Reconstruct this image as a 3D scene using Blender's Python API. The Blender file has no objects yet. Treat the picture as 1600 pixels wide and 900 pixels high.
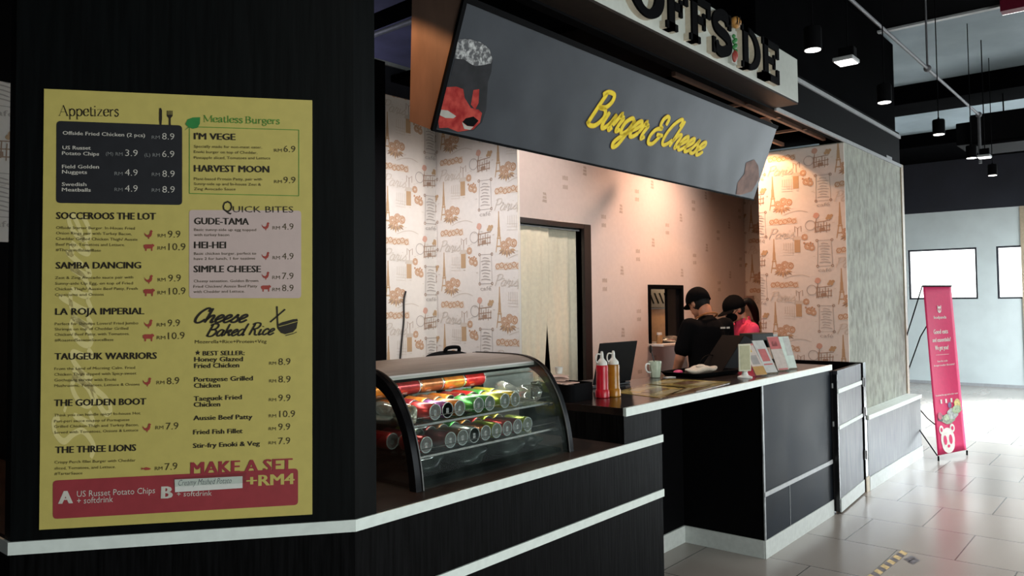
import bpy, bmesh, math, random
from mathutils import Vector, Matrix
random.seed(7)
S = bpy.context.scene
COL = S.collection

# ------------------------------------------------------------------ camera
F, CX, CY, CAM_H = 1226.36, 800.0, 422.11, 1.6
YAW, PITCH, ROLL = math.radians(40.1914), math.radians(2.1383), math.radians(0.6408)
_f = Vector((math.cos(YAW)*math.cos(PITCH), math.sin(YAW)*math.cos(PITCH), math.sin(PITCH)))
_r = Vector((math.sin(YAW), -math.cos(YAW), 0))
_d = _f.cross(_r)
R0 = math.cos(ROLL)*_r + math.sin(ROLL)*_d
D0 = -math.sin(ROLL)*_r + math.cos(ROLL)*_d
EYE = Vector((0, 0, CAM_H))
cam_data = bpy.data.cameras.new('camera')
cam = bpy.data.objects.new('camera', cam_data); COL.objects.link(cam)
cam_data.sensor_fit = 'HORIZONTAL'; cam_data.sensor_width = 36
cam_data.lens = F*36/1600; cam_data.shift_y = -(450-CY)/1600
cam_data.clip_start = 0.05; cam_data.clip_end = 100
m3 = Matrix((R0, -D0, -_f)).transposed()
cam.matrix_world = Matrix.Translation(EYE) @ m3.to_4x4()
S.camera = cam
S.view_settings.view_transform = 'Standard'; S.view_settings.look = 'None'
S.view_settings.gamma = 1; S.view_settings.use_curve_mapping = False
S.view_settings.exposure = 0.0

# ------------------------------------------------------------------ world and lights
W = bpy.data.worlds.new('world'); S.world = W; W.use_nodes = True
W.node_tree.nodes['Background'].inputs[0].default_value = (0.75, 0.86, 1.0, 1)
W.node_tree.nodes['Background'].inputs[1].default_value = 0.05

def area(name, loc, target, sx, sy, power, color):
    l = bpy.data.lights.new(name, 'AREA'); l.shape = 'RECTANGLE'; l.size = sx; l.size_y = sy
    l.energy = power; l.color = color
    o = bpy.data.objects.new(name, l); COL.objects.link(o); o.location = loc
    o.rotation_euler = (Vector(target)-Vector(loc)).to_track_quat('-Z', 'Y').to_euler(); return o
def spot(name, loc, target, power, color, angle, blend=.15, r=.03):
    l = bpy.data.lights.new(name, 'SPOT'); l.energy = power; l.color = color
    l.spot_size = math.radians(angle); l.spot_blend = blend; l.shadow_soft_size = r
    o = bpy.data.objects.new(name, l); COL.objects.link(o); o.location = loc
    o.rotation_euler = (Vector(target)-Vector(loc)).to_track_quat('-Z', 'Y').to_euler(); return o
def point(name, loc, power, color, r=.05):
    l = bpy.data.lights.new(name, 'POINT'); l.energy = power; l.color = color; l.shadow_soft_size = r
    o = bpy.data.objects.new(name, l); COL.objects.link(o); o.location = loc; return o

DAY = (0.86, 0.95, 1.0)
area('daylight_far_door', (15.55, -1.6, 1.7), (5, -0.5, 0.6), 6.0, 3.2, 420, DAY)
area('daylight_side_windows', (11.5, -5.8, 2.2), (10.5, 2.0, 0.3), 8.0, 3.0, 60, DAY)
area('added_fill_behind_viewer', (1.6, -5.2, 1.9), (1.6, 2.0, 1.5), 5.0, 3.0, 335, (.93, 1.0, .97))  # unseen fill added to light the menu and stripes from the front
area('added_far_floor_fill', (12.8, -1.4, 3.9), (13.2, .9, 0), 4.0, 4.0, 1000, DAY).data.spread = math.radians(115)  # added to brighten the far floor and far wall, not a real fitting
sky = area('far_door_daylight', (15.5, -.2, 2.7), (12.3, 1.6, 0), 2.4, 1.2, 560, DAY); sky.data.spread = math.radians(46)
area('rear_hall_light', (3.6, 6.6, 3.6), (3.6, 6.0, 4.6), 1.6, 1.0, 30, (.75, .75, 1.0))
area('added_overhead_fill', (0.3, -1.0, 4.0), (0.9, 0.9, 0.8), 3.0, 3.0, 14, (0.97, 1.0, 0.95))  # added fill for the menu, kept clear of the black panel's mirror direction
area('added_aisle_fill', (6.6, -1.0, 4.1), (6.6, -.9, 0), 5.0, 2.6, 130, (1.0, 1.0, .97)).data.spread = math.radians(100)  # added to lift the floor in front of the booth, not a real fitting
WARM = (1.0, 0.50, 0.22)
spot('booth_downlight_right', (6.66, 2.72, 2.98), (6.66, 2.72, 0), 20, WARM, 106, .08)
spot('added_warm_wall_fill', (5.3, 2.55, 3.1), (6.84, 2.5, 1.4), 21, (1.0, .24, .04), 80, .6)  # extra warm spot added to spread orange light over the right wall
spot('booth_downlight_left', (1.80, 2.66, 3.13), (1.80, 2.66, 0), 30, WARM, 106, .08)
spot('booth_downlight_middle', (6.5, 3.0, 3.1), (6.3, 3.6, 0.6), 135, (1.0, .58, .38), 150, 1.0)
spot('booth_downlight_curtain', (4.5, 2.75, 3.1), (4.7, 3.72, 1.75), 58, (1.0, .86, .76), 112, .8)
spot('kitchen_light_left', (3.0, 3.6, 3.2), (3.9, 4.1, 0.6), 150, (1.0, .95, .96), 112, .7)

# ------------------------------------------------------------------ pixel rays meeting real planes
def ray(x, y): return R0*((x-CX)/F) + D0*((y-CY)/F) + _f
def onX(x, y, X): v = ray(x, y); return EYE + v*(X/v.x)
def onY(x, y, Y): v = ray(x, y); return EYE + v*(Y/v.y)
def onZ(x, y, Z=0.0): v = ray(x, y); return EYE + v*((Z-CAM_H)/v.z)
def onP(x, y, p, n): v = ray(x, y); n = Vector(n); return EYE + v*((Vector(p)-EYE).dot(n)/v.dot(n))

# ------------------------------------------------------------------ materials
def srgb(r, g, b):
    f = lambda c: (c/255/12.92) if c/255 <= .04045 else ((c/255+.055)/1.055)**2.4
    return (f(r), f(g), f(b))
def mat(name, rgb, rough=.5, metal=0.0, var=.08, scale=30, spec=.5, stretch=(1, 1, 1), bump=0, emit=None, alpha=None, coat=0, rvar=0):
    m = bpy.data.materials.new(name); m.use_nodes = True
    nt = m.node_tree; b = nt.nodes['Principled BSDF']
    tc = nt.nodes.new('ShaderNodeTexCoord'); mp = nt.nodes.new('ShaderNodeMapping')
    mp.inputs['Scale'].default_value = stretch
    nz = nt.nodes.new('ShaderNodeTexNoise'); nz.inputs['Scale'].default_value = scale; nz.inputs['Detail'].default_value = 4
    cr = nt.nodes.new('ShaderNodeValToRGB')
    cr.color_ramp.elements[0].color = tuple(max(0, c*(1-var)) for c in rgb)+(1,)
    cr.color_ramp.elements[1].color = tuple(c*(1+var) for c in rgb)+(1,)
    cr.color_ramp.elements[0].position = .35; cr.color_ramp.elements[1].position = .65
    L = nt.links.new
    L(tc.outputs['Object'], mp.inputs[0]); L(mp.outputs[0], nz.inputs['Vector']); L(nz.outputs[0], cr.inputs[0])
    L(cr.outputs[0], b.inputs['Base Color'])
    b.inputs['Roughness'].default_value = rough; b.inputs['Metallic'].default_value = metal
    b.inputs['Specular IOR Level'].default_value = spec
    b.inputs['Coat Weight'].default_value = coat; b.inputs['Coat Roughness'].default_value = .1
    if rvar:
        rr_ = nt.nodes.new('ShaderNodeMapRange'); rr_.inputs[1].default_value = .3; rr_.inputs[2].default_value = .7
        rr_.inputs[3].default_value = rough-rvar; rr_.inputs[4].default_value = rough+rvar; L(nz.outputs[0], rr_.inputs[0]); L(rr_.outputs[0], b.inputs['Roughness'])
    if bump:
        bp = nt.nodes.new('ShaderNodeBump'); bp.inputs['Strength'].default_value = bump; bp.inputs['Distance'].default_value = .01
        L(nz.outputs[0], bp.inputs['Height']); L(bp.outputs[0], b.inputs['Normal'])
    if emit:
        b.inputs['Emission Color'].default_value = tuple(rgb)+(1,); b.inputs['Emission Strength'].default_value = emit
    if alpha is not None: b.inputs['Alpha'].default_value = alpha
    return m
def glassmat(name, tint=(1, 1, 1), refl=.07, fog=0.0, fogcol=(.5, .6, .55)):
    m = bpy.data.materials.new(name); m.use_nodes = True; nt = m.node_tree; nt.nodes.clear()
    N = nt.nodes.new; L = nt.links.new
    out = N('ShaderNodeOutputMaterial'); tr = N('ShaderNodeBsdfTransparent'); tr.inputs[0].default_value = tint+(1,)
    gl = N('ShaderNodeBsdfGlossy'); gl.inputs['Roughness'].default_value = .04
    fr = N('ShaderNodeLayerWeight'); fr.inputs[0].default_value = .25
    mu = N('ShaderNodeMath'); mu.operation = 'MULTIPLY_ADD'; mu.inputs[1].default_value = .35 if not fog else .14; mu.inputs[2].default_value = refl
    mx = N('ShaderNodeMixShader'); L(fr.outputs['Fresnel'], mu.inputs[0]); L(mu.outputs[0], mx.inputs[0])
    L(tr.outputs[0], mx.inputs[1]); L(gl.outputs[0], mx.inputs[2])
    last = mx
    if fog:
        df = N('ShaderNodeBsdfDiffuse'); df.inputs[0].default_value = fogcol+(1,)
        tc = N('ShaderNodeTexCoord'); nz = N('ShaderNodeTexNoise'); nz.inputs['Scale'].default_value = 5; nz.inputs['Detail'].default_value = 5
        rp = N('ShaderNodeMapRange'); rp.inputs[1].default_value = .42; rp.inputs[2].default_value = .75; rp.inputs[3].default_value = fog*.15; rp.inputs[4].default_value = fog
        m2 = N('ShaderNodeMixShader')
        L(tc.outputs['Object'], nz.inputs['Vector']); L(nz.outputs[0], rp.inputs[0]); L(rp.outputs[0], m2.inputs[0])
        L(mx.outputs[0], m2.inputs[1]); L(df.outputs[0], m2.inputs[2]); last = m2
    L(last.outputs[0], out.inputs[0]); return m

M = {}
M['blackwood'] = mat('black_wood_laminate', (.0030, .0030, .0033), .5, var=.6, scale=9, stretch=(9, 9, .6), bump=.10, spec=.06)
M['blackpanel'] = mat('black_panel', (.0028, .0034, .0036), .38, var=.3, scale=7, stretch=(8, 8, .5), bump=.04, spec=.14)
M['filmpanel'] = mat('film_covered_panel', (.009, .0115, .016), .36, var=.5, scale=3, bump=.03, spec=.025, rvar=.07)
M['graypanel'] = mat('scuffed_grain_panel', (.020, .021, .026), .37, var=.6, scale=6, stretch=(6, 6, .7), bump=.06, spec=.27, rvar=.08)
M['black'] = mat('matt_black', (.003, .003, .0035), .65, spec=.03)
M['blackgloss'] = mat('gloss_black', (.006, .006, .007), .2)
M['stripe'] = mat('pale_trim', (.78, .84, .80), .45, var=.04)
M['base'] = mat('pale_baseboard', (.58, .61, .59), .45, var=.06)
M['yellow'] = mat('poster_yellow', (.575, .475, .135), .42, var=.03)
M['charcoal'] = mat('poster_charcoal', (.018, .018, .022), .45)
M['pinkpanel'] = mat('poster_pink', (.60, .46, .43), .45, var=.02)
M['redpanel'] = mat('poster_red', (.33, .04, .05), .45, var=.05)
M['inkblack'] = mat('ink_black', (.02, .014, .008), .5)
M['inkbrown'] = mat('ink_dark_olive', (.06, .045, .012), .5)
M['inkgreen'] = mat('ink_green', (.10, .27, .04), .5)
M['inkleaf'] = mat('leaf_green', (.03, .22, .05), .5)
M['inkwhite'] = mat('ink_white', (.62, .58, .52), .5)
M['inkgrey'] = mat('ink_grey', (.22, .22, .22), .5)
M['inkred'] = mat('ink_red', (.36, .055, .04), .5)
M['inkghost'] = mat('ink_pale_yellow', (.80, .68, .29), .5, var=.03)
M['paper'] = mat('paper', (.72, .72, .68), .6, var=.03)
M['penink'] = mat('pen_ink', (.05, .06, .09), .5)
M['wood'] = mat('brown_board', (.25, .15, .11), .5, var=.12, scale=5, stretch=(3, 3, 1))
M['signwhite'] = mat('sign_white', (.52, .54, .50), .5, var=.03)
M['beige'] = mat('letter_side_beige', (.62, .54, .43), .5)
M['concrete'] = mat('mottled_concrete', (.295, .30, .25), .75, var=.22, scale=13, stretch=(1.2, 1.2, .75))
M['tan'] = mat('tan_edge', (.42, .34, .24), .5)
M['greytrim'] = mat('grey_trim', (.36, .37, .38), .4)
M['white'] = mat('white_paint', (.72, .72, .70), .6, var=.04, scale=5)
M['whiteplastic'] = mat('white_plastic', (.72, .72, .68), .35)
M['farwhite'] = mat('far_wall_white', (.58, .64, .64), .7, var=.06, scale=2)
M['navy'] = mat('navy_paint', (.008, .0095, .017), .6, var=.2, scale=3)
M['purplegrey'] = mat('dark_violet_paint', (.10, .10, .17), .6, var=.2, scale=3)
M['slab'] = mat('grey_slab', (.20, .25, .28), .8, var=.15, scale=1.5)
M['ceilblack'] = mat('black_ceiling', (.0012, .0012, .0015), .95, var=.3, scale=3, spec=.01)
M['steel'] = mat('brushed_steel', (.42, .42, .43), .32, 1.0, var=.1, scale=20, stretch=(.2, 4, 4))
M['chrome'] = mat('aluminium', (.62, .63, .62), .25, 1.0)
M['curtain'] = mat('cream_curtain', (.74, .69, .55), .8, var=.05)
M['darkwood'] = mat('dark_brown_frame', (.016, .010, .009), .35)
M['skin'] = mat('skin', (.42, .19, .11), .5, var=.06)
M['hair'] = mat('black_hair', (.004, .0035, .0035), .6, spec=.2, stretch=(8, 8, 1), bump=.3)
M['blackcloth'] = mat('black_cloth', (.003, .003, .0035), .9, bump=.15, scale=200, spec=.06)
M['pinkcloth'] = mat('pink_cloth', (.62, .045, .13), .8, bump=.1, scale=200)
M['navycloth'] = mat('dark_denim', (.012, .014, .022), .85)
M['lanyard'] = mat('brown_lanyard', (.30, .11, .03), .7)
M['emitwarm'] = mat('lamp_disc', (1, .97, .9), emit=6)
M['emitwhite'] = mat('lamp_panel', (1, .98, .95), emit=3)
M['bannercloth'] = mat('charcoal_vinyl', (.043, .047, .056), .42, var=.12, scale=4, spec=.14)
M['scriptyellow'] = mat('script_yellow', (.86, .64, .03), .6, spec=.15)
M['scriptamber'] = mat('script_amber_edge', (.55, .30, .02), .6, spec=.15)
M['magenta'] = mat('banner_magenta', (.55, .014, .095), .6, var=.04, spec=.2)
M['glass'] = glassmat('clear_glass', (.93, .97, .95))
M['fogglass'] = glassmat('misted_glass', (.90, .95, .93), .015, .10, (.30, .38, .34))
M['shelfglass'] = glassmat('shelf_glass', (.88, .95, .92), .08)
M['cling'] = glassmat('clear_plastic_wrap', (.9, .93, .92), .18, .35, (.6, .6, .55))

# floor tiles: square tiles in running bond
def floor_mat():
    m = bpy.data.materials.new('floor_tiles'); m.use_nodes = True; nt = m.node_tree; N = nt.nodes.new; L = nt.links.new
    b = nt.nodes['Principled BSDF']
    g = N('ShaderNodeNewGeometry'); sp = N('ShaderNodeSeparateXYZ'); cb = N('ShaderNodeCombineXYZ')
    ax = N('ShaderNodeMath'); ax.operation = 'ADD'; ax.inputs[1].default_value = -1.07+64
    ay = N('ShaderNodeMath'); ay.operation = 'ADD'; ay.inputs[1].default_value = -4.735+.634*100
    L(g.outputs['Position'], sp.inputs[0]); L(sp.outputs['Y'], ax.inputs[0]); L(sp.outputs['X'], ay.inputs[0])
    L(ax.outputs[0], cb.inputs[0]); L(ay.outputs[0], cb.inputs[1])
    br = N('ShaderNodeTexBrick'); br.offset = .5; br.offset_frequency = 2
    br.inputs['Scale'].default_value = 1; br.inputs['Mortar Size'].default_value = .0045; br.inputs['Mortar Smooth'].default_value = .3
    br.inputs['Brick Width'].default_value = .64; br.inputs['Row Height'].default_value = .634
    br.inputs['Color1'].default_value = (.235, .208, .185, 1); br.inputs['Color2'].default_value = (.265, .238, .212, 1); br.inputs['Mortar'].default_value = (.06, .052, .045, 1)
    L(cb.outputs[0], br.inputs['Vector'])
    nz = N('ShaderNodeTexNoise'); nz.inputs['Scale'].default_value = 2.2; nz.inputs['Detail'].default_value = 2
    mp = N('ShaderNodeMapping'); mp.inputs['Scale'].default_value = (.7, 1.6, 1)
    L(g.outputs['Position'], mp.inputs[0]); L(mp.outputs[0], nz.inputs['Vector'])
    mx = N('ShaderNodeMix'); mx.data_type = 'RGBA'; mx.blend_type = 'MULTIPLY'; mx.inputs[0].default_value = .25
    cr = N('ShaderNodeValToRGB'); cr.color_ramp.elements[0].color = (.7, .68, .66, 1); cr.color_ramp.elements[1].color = (1.15, 1.15, 1.15, 1)
    L(nz.outputs[0], cr.inputs[0]); L(br.outputs['Color'], mx.inputs[6]); L(cr.outputs[0], mx.inputs[7]); L(mx.outputs[2], b.inputs['Base Color'])
    mr = N('ShaderNodeMapRange'); mr.inputs[3].default_value = .19; mr.inputs[4].default_value = .262
    L(nz.outputs[0], mr.inputs[0]); L(mr.outputs[0], b.inputs['Roughness'])
    bp = N('ShaderNodeBump'); bp.inputs['Strength'].default_value = .25; bp.inputs['Distance'].default_value = .002; bp.invert = True
    L(br.outputs['Fac'], bp.inputs['Height']); L(bp.outputs[0], b.inputs['Normal'])
    return m
M['floor'] = floor_mat()
def flecks():
    m = M['concrete']; nt = m.node_tree; N = nt.nodes.new; L = nt.links.new; b = nt.nodes['Principled BSDF']; cr = [n for n in nt.nodes if n.type == 'VALTORGB'][0]
    tc = [n for n in nt.nodes if n.type == 'TEX_COORD'][0]; mp = N('ShaderNodeMapping'); mp.inputs['Scale'].default_value = (1, 1, .45)
    n1 = N('ShaderNodeTexNoise'); n1.inputs['Scale'].default_value = 16; n1.inputs['Detail'].default_value = 5
    rp = N('ShaderNodeMapRange'); rp.inputs[1].default_value = .56; rp.inputs[2].default_value = .70; rp.inputs[3].default_value = 0; rp.inputs[4].default_value = .8
    mx = N('ShaderNodeMix'); mx.data_type = 'RGBA'; mx.inputs[7].default_value = (.15, .14, .11, 1)
    L(tc.outputs['Object'], mp.inputs[0]); L(mp.outputs[0], n1.inputs['Vector']); L(n1.outputs[0], rp.inputs[0]); L(rp.outputs[0], mx.inputs[0]); L(cr.outputs[0], mx.inputs[6]); L(mx.outputs[2], b.inputs['Base Color'])
flecks()
def daylight_mat():
    m = bpy.data.materials.new('bright_daylight_pane'); m.use_nodes = True; nt = m.node_tree; N = nt.nodes.new; L = nt.links.new
    nt.nodes.clear(); out = N('ShaderNodeOutputMaterial'); e = N('ShaderNodeEmission'); e.inputs[1].default_value = 4.0
    tc = N('ShaderNodeTexCoord'); nz = N('ShaderNodeTexNoise'); nz.inputs['Scale'].default_value = 2.2; nz.inputs['Detail'].default_value = 5
    cr = N('ShaderNodeValToRGB'); cr.color_ramp.elements[0].color = (.22, .27, .26, 1); cr.color_ramp.elements[1].color = (.95, 1, 1, 1)
    cr.color_ramp.elements[0].position = .22; cr.color_ramp.elements[1].position = .42
    L(tc.outputs['Object'], nz.inputs['Vector']); L(nz.outputs[0], cr.inputs[0]); L(cr.outputs[0], e.inputs[0]); L(e.outputs[0], out.inputs[0]); return m
M['pane'] = daylight_mat()

# ------------------------------------------------------------------ mesh helpers
ORG = {}
class MB:
    def __init__(s): s.v = []; s.f = []; s.m = []
    def add(s, vs, fs, mi=0):
        o = len(s.v); s.v += [Vector(v) for v in vs]; s.f += [tuple(i+o for i in f) for f in fs]; s.m += [mi]*len(fs); return s
    def box(s, x0, x1, y0, y1, z0, z1, mi=0):
        v = [(x, y, z) for z in (z0, z1) for y in (y0, y1) for x in (x0, x1)]
        return s.add(v, [(0, 2, 3, 1), (4, 5, 7, 6), (0, 1, 5, 4), (1, 3, 7, 5), (3, 2, 6, 7), (2, 0, 4, 6)], mi)
    def obox(s, c, ax, ay, az, mi=0):     # centre, three half-axis vectors
        c, ax, ay, az = map(Vector, (c, ax, ay, az))
        v = [c+ax*i+ay*j+az*k for k in (-1, 1) for j in (-1, 1) for i in (-1, 1)]
        return s.add(v, [(0, 2, 3, 1), (4, 5, 7, 6), (0, 1, 5, 4), (1, 3, 7, 5), (3, 2, 6, 7), (2, 0, 4, 6)], mi)
    def prism(s, poly, z0, z1, mi=0):     # plan polygon, anticlockwise
        n = len(poly)
        v = [(x, y, z0) for x, y in poly]+[(x, y, z1) for x, y in poly]
        f = [tuple(range(n-1, -1, -1)), tuple(range(n, 2*n))]+[(i, (i+1) % n, n+(i+1) % n, n+i) for i in range(n)]
        return s.add(v, f, mi)
    def slab(s, pts, off, mi=0):          # 3-D polygon thickened by a vector
        pts = [Vector(p) for p in pts]; off = Vector(off); n = len(pts)
        return s.add(pts+[p+off for p in pts], [tuple(range(n)), tuple(range(2*n-1, n-1, -1))]+[(i, n+i, n+(i+1) % n, (i+1) % n) for i in range(n)], mi)
    def tube(s, path, r, n=8, mi=0, cap=True):
        path = [Vector(p) for p in path]; k = len(path)
        rs = r if isinstance(r, (list, tuple)) else [r]*k
        vs = []; up = None
        for i, p in enumerate(path):
            t = (path[min(i+1, k-1)]-path[max(i-1, 0)]).normalized()
            if up is None: up = t.orthogonal().normalized()
            up = (up-t*up.dot(t)).normalized(); sd = t.cross(up)
            vs += [p+(up*math.cos(2*math.pi*j/n)+sd*math.sin(2*math.pi*j/n))*rs[i] for j in range(n)]
        fs = [(i*n+j, i*n+(j+1) % n, (i+1)*n+(j+1) % n, (i+1)*n+j) for i in range(k-1) for j in range(n)]
        if cap: fs += [tuple(range(n-1, -1, -1)), tuple(range((k-1)*n, k*n))]
        return s.add(vs, fs, mi)
    def lathe(s, prof, c, n=24, mi=0, ax=(0, 0, 1)):
        q = Vector((0, 0, 1)).rotation_difference(Vector(ax)); c = Vector(c); k = len(prof); vs = []
        for r, z in prof: vs += [c+q @ Vector((r*math.cos(2*math.pi*j/n), r*math.sin(2*math.pi*j/n), z)) for j in range(n)]
        fs = [(i*n+j, i*n+(j+1) % n, (i+1)*n+(j+1) % n, (i+1)*n+j) for i in range(k-1) for j in range(n)]
        fs += [tuple(range(n-1, -1, -1)), tuple(range((k-1)*n, k*n))]
        return s.add(vs, fs, mi)
    def ell(s, c, r, mi=0, nu=16, nv=10, q=None):
        c = Vector(c); vs = []
        for i in range(nv+1):
            a = -math.pi/2+math.pi*i/nv*.999+.0005
            for j in range(nu):
                p = Vector((r[0]*math.cos(a)*math.cos(2*math.pi*j/nu), r[1]*math.cos(a)*math.sin(2*math.pi*j/nu), r[2]*math.sin(a)))
                vs.append(c+(q @ p if q else p))
        fs = [(i*nu+j, i*nu+(j+1) % nu, (i+1)*nu+(j+1) % nu, (i+1)*nu+j) for i in range(nv) for j in range(nu)]
        fs += [tuple(range(nu-1, -1, -1)), tuple(range(nv*nu, (nv+1)*nu))]
        return s.add(vs, fs, mi)
    def capsule(s, a, b, ra, rb, n=14, mi=0):
        a, b = Vector(a), Vector(b); t = (b-a).normalized(); pr = []; L = (b-a).length
        for i in range(5): an = -math.pi/2+math.pi/2*i/4; pr.append((max(ra*math.cos(an), .0004), ra*math.sin(an)))
        for i in range(5): an = math.pi/2*i/4; pr.append((max(rb*math.cos(an), .0004), L+rb*math.sin(an)))
        return s.lathe(pr, a, n, mi, t)
    def grid(s, fn, nu, nv, mi=0):
        vs = [fn(i/nu, j/nv) for j in range(nv+1) for i in range(nu+1)]
        return s.add(vs, [(j*(nu+1)+i, j*(nu+1)+i+1, (j+1)*(nu+1)+i+1, (j+1)*(nu+1)+i) for j in range(nv) for i in range(nu)], mi)
    def mesh(s, name, mats, org=Vector((0, 0, 0)), smooth=None):
        me = bpy.data.meshes.new(name); me.from_pydata([v-org for v in s.v], [], s.f)
        for m in (mats if isinstance(mats, (list, tuple)) else [mats]): me.materials.append(m)
        me.polygons.foreach_set('material_index', s.m)
        if smooth:
            me.polygons.foreach_set('use_smooth', [True]*len(s.f)); me.set_sharp_from_angle(angle=math.radians(smooth))
        me.update(); return me
    def build(s, name, mats, parent=None, smooth=None, bevel=0, solid=0, fix=False):
        org = ORG.get(parent.name, Vector((0, 0, 0))) if parent else Vector((0, 0, 0))
        me = s.mesh(name, mats, org, smooth)
        if fix:
            bm = bmesh.new(); bm.from_mesh(me); bmesh.ops.recalc_face_normals(bm, faces=bm.faces); bm.to_mesh(me); bm.free()
        o = bpy.data.objects.new(name, me); COL.objects.link(o)
        if parent: o.parent = parent; ORG[o.name] = org
        if bevel:
            b = o.modifiers.new('bevel', 'BEVEL'); b.width = bevel; b.segments = 2; b.limit_method = 'ANGLE'; b.angle_limit = .6
        if solid:
            b = o.modifiers.new('thickness', 'SOLIDIFY'); b.thickness = solid; b.offset = 0
        return o
def tag(o, label=None, cat=None, group=None, kind=None):
    if label: o['label'] = label
    if cat: o['category'] = cat
    if group: o['group'] = group
    if kind: o['kind'] = kind
    return o
def thing(name, label, cat, loc=(0, 0, 0), group=None):
    o = bpy.data.objects.new(name, None); COL.objects.link(o); o.location = loc; o.empty_display_size = .05
    ORG[o.name] = Vector(loc); return tag(o, label, cat, group)
def struct(o): o['kind'] = 'structure'; return o
def remesh_build(mb, name, m, parent, voxel=.01, smooth=6):
    o = mb.build(name, m, parent)
    r = o.modifiers.new('r', 'REMESH'); r.mode = 'VOXEL'; r.voxel_size = voxel
    s = o.modifiers.new('s', 'SMOOTH'); s.factor = .5; s.iterations = smooth
    dg = bpy.context.evaluated_depsgraph_get(); me = bpy.data.meshes.new_from_object(o.evaluated_get(dg))
    o.modifiers.clear(); old = o.data; o.data = me
    if not me.materials: me.materials.append(m)
    me.polygons.foreach_set('use_smooth', [True]*len(me.polygons)); me.update(); bpy.data.meshes.remove(old); me.name = name; return o

# ------------------------------------------------------------------ flat lettering
_tc = {}
def text_geo(s, bold=0.0, shear=0.0, space=1.0):
    k = (s, bold, shear, space)
    if k not in _tc:
        c = bpy.data.curves.new('t', 'FONT'); c.body = s; c.size = 1; c.offset = bold; c.shear = shear; c.resolution_u = 2; c.space_character = space
        o = bpy.data.objects.new('t', c); me = bpy.data.meshes.new_from_object(o)
        _tc[k] = ([(v.co.x, v.co.y) for v in me.vertices], [tuple(p.vertices) for p in me.polygons])
        bpy.data.objects.remove(o); bpy.data.curves.remove(c); bpy.data.meshes.remove(me)
    return _tc[k]
CAP = max(y for x, y in text_geo('H')[0])
class Board:            # a flat surface with a frame of its own: u right, v up, h outward
    def __init__(s, o, u, v): s.o = Vector(o); s.u = Vector(u).normalized(); s.v = Vector(v).normalized(); s.n = s.u.cross(s.v)
    def p(s, u, v, h=0): return s.o+s.u*u+s.v*v+s.n*h
    def uv(s, px, py): q = onP(px, py, s.o, s.n)-s.o; return Vector((q.dot(s.u), q.dot(s.v)))
    def poly(s, mb, uvs, h, mi=0): mb.add([s.p(a, b, h) for a, b in uvs], [tuple(range(len(uvs)))], mi)
    def tris(s, mb, vs, fs, h, mi=0): mb.add([s.p(a, b, h) for a, b in vs], fs, mi)
    def text(s, mb, t, a, b, cap, h=.0012, bold=0.0, mi=0, shear=0, space=1.0):   # baseline ends a, b and capital height
        if bold > .012:
            for k in (-1, -.33, .33, 1): e = (Vector(b)-Vector(a)).normalized()*cap*k*(bold*1.1+.012); s.text(mb, t, Vector(a)+e, Vector(b)+e, cap, h+.00012*(k+1), 0, mi, shear, space)
            return
        vs, fs = text_geo(t, bold, shear, space); x0 = min(v[0] for v in vs); x1 = max(v[0] for v in vs)
        a, b = Vector(a), Vector(b); d = (b-a)/(x1-x0); n = Vector((-(b-a).normalized().y, (b-a).normalized().x))*(cap/CAP)
        s.tris(mb, [tuple(a+d*(x-x0)+n*y) for x, y in vs], fs, h, mi)
def rrect(c, r, n=4):   # rounded quad from four corners, anticlockwise
    c = [Vector(p) for p in c]; out = []
    for i in range(4):
        p, a, b = c[i], c[i-1], c[(i+1) % 4]; pa = p+(a-p).normalized()*r; pb = p+(b-p).normalized()*r
        out += [tuple(pa*(1-t)**2+p*2*t*(1-t)+pb*t*t) for t in [j/n for j in range(n+1)]]
    return out
def smoothline(pts, n=6):
    P = [Vector(p) for p in pts]; out = []
    for i in range(len(P)-1):
        a = P[i-1] if i else P[0]*2-P[1]; b, c = P[i], P[i+1]; d = P[i+2] if i+2 < len(P) else P[-1]*2-P[-2]
        for j in range(n):
            t = j/n; out.append(.5*((2*b)+(c-a)*t+(2*a-5*b+4*c-d)*t*t+(3*b-3*c+d-a)*t**3))
    return out+[P[-1]]
def ribbon(pts, w, nib=0):      # returns verts, faces of a stroke
    vs = []; fs = []; k = len(pts)
    for i, p in enumerate(pts):
        t = (pts[min(i+1, k-1)]-pts[max(i-1, 0)]); t = t.normalized() if t.length > 1e-9 else Vector((1, 0))
        ww = w*(nib+(1-nib)*abs(t.y)) if nib else w
        if i in (0, k-1) and not nib: ww *= .7
        nrm = Vector((-t.y, t.x))*ww/2; vs += [tuple(p-nrm), tuple(p+nrm)]
    fs = [(2*i, 2*i+2, 2*i+3, 2*i+1) for i in range(k-1)]
    return vs, fs
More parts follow.
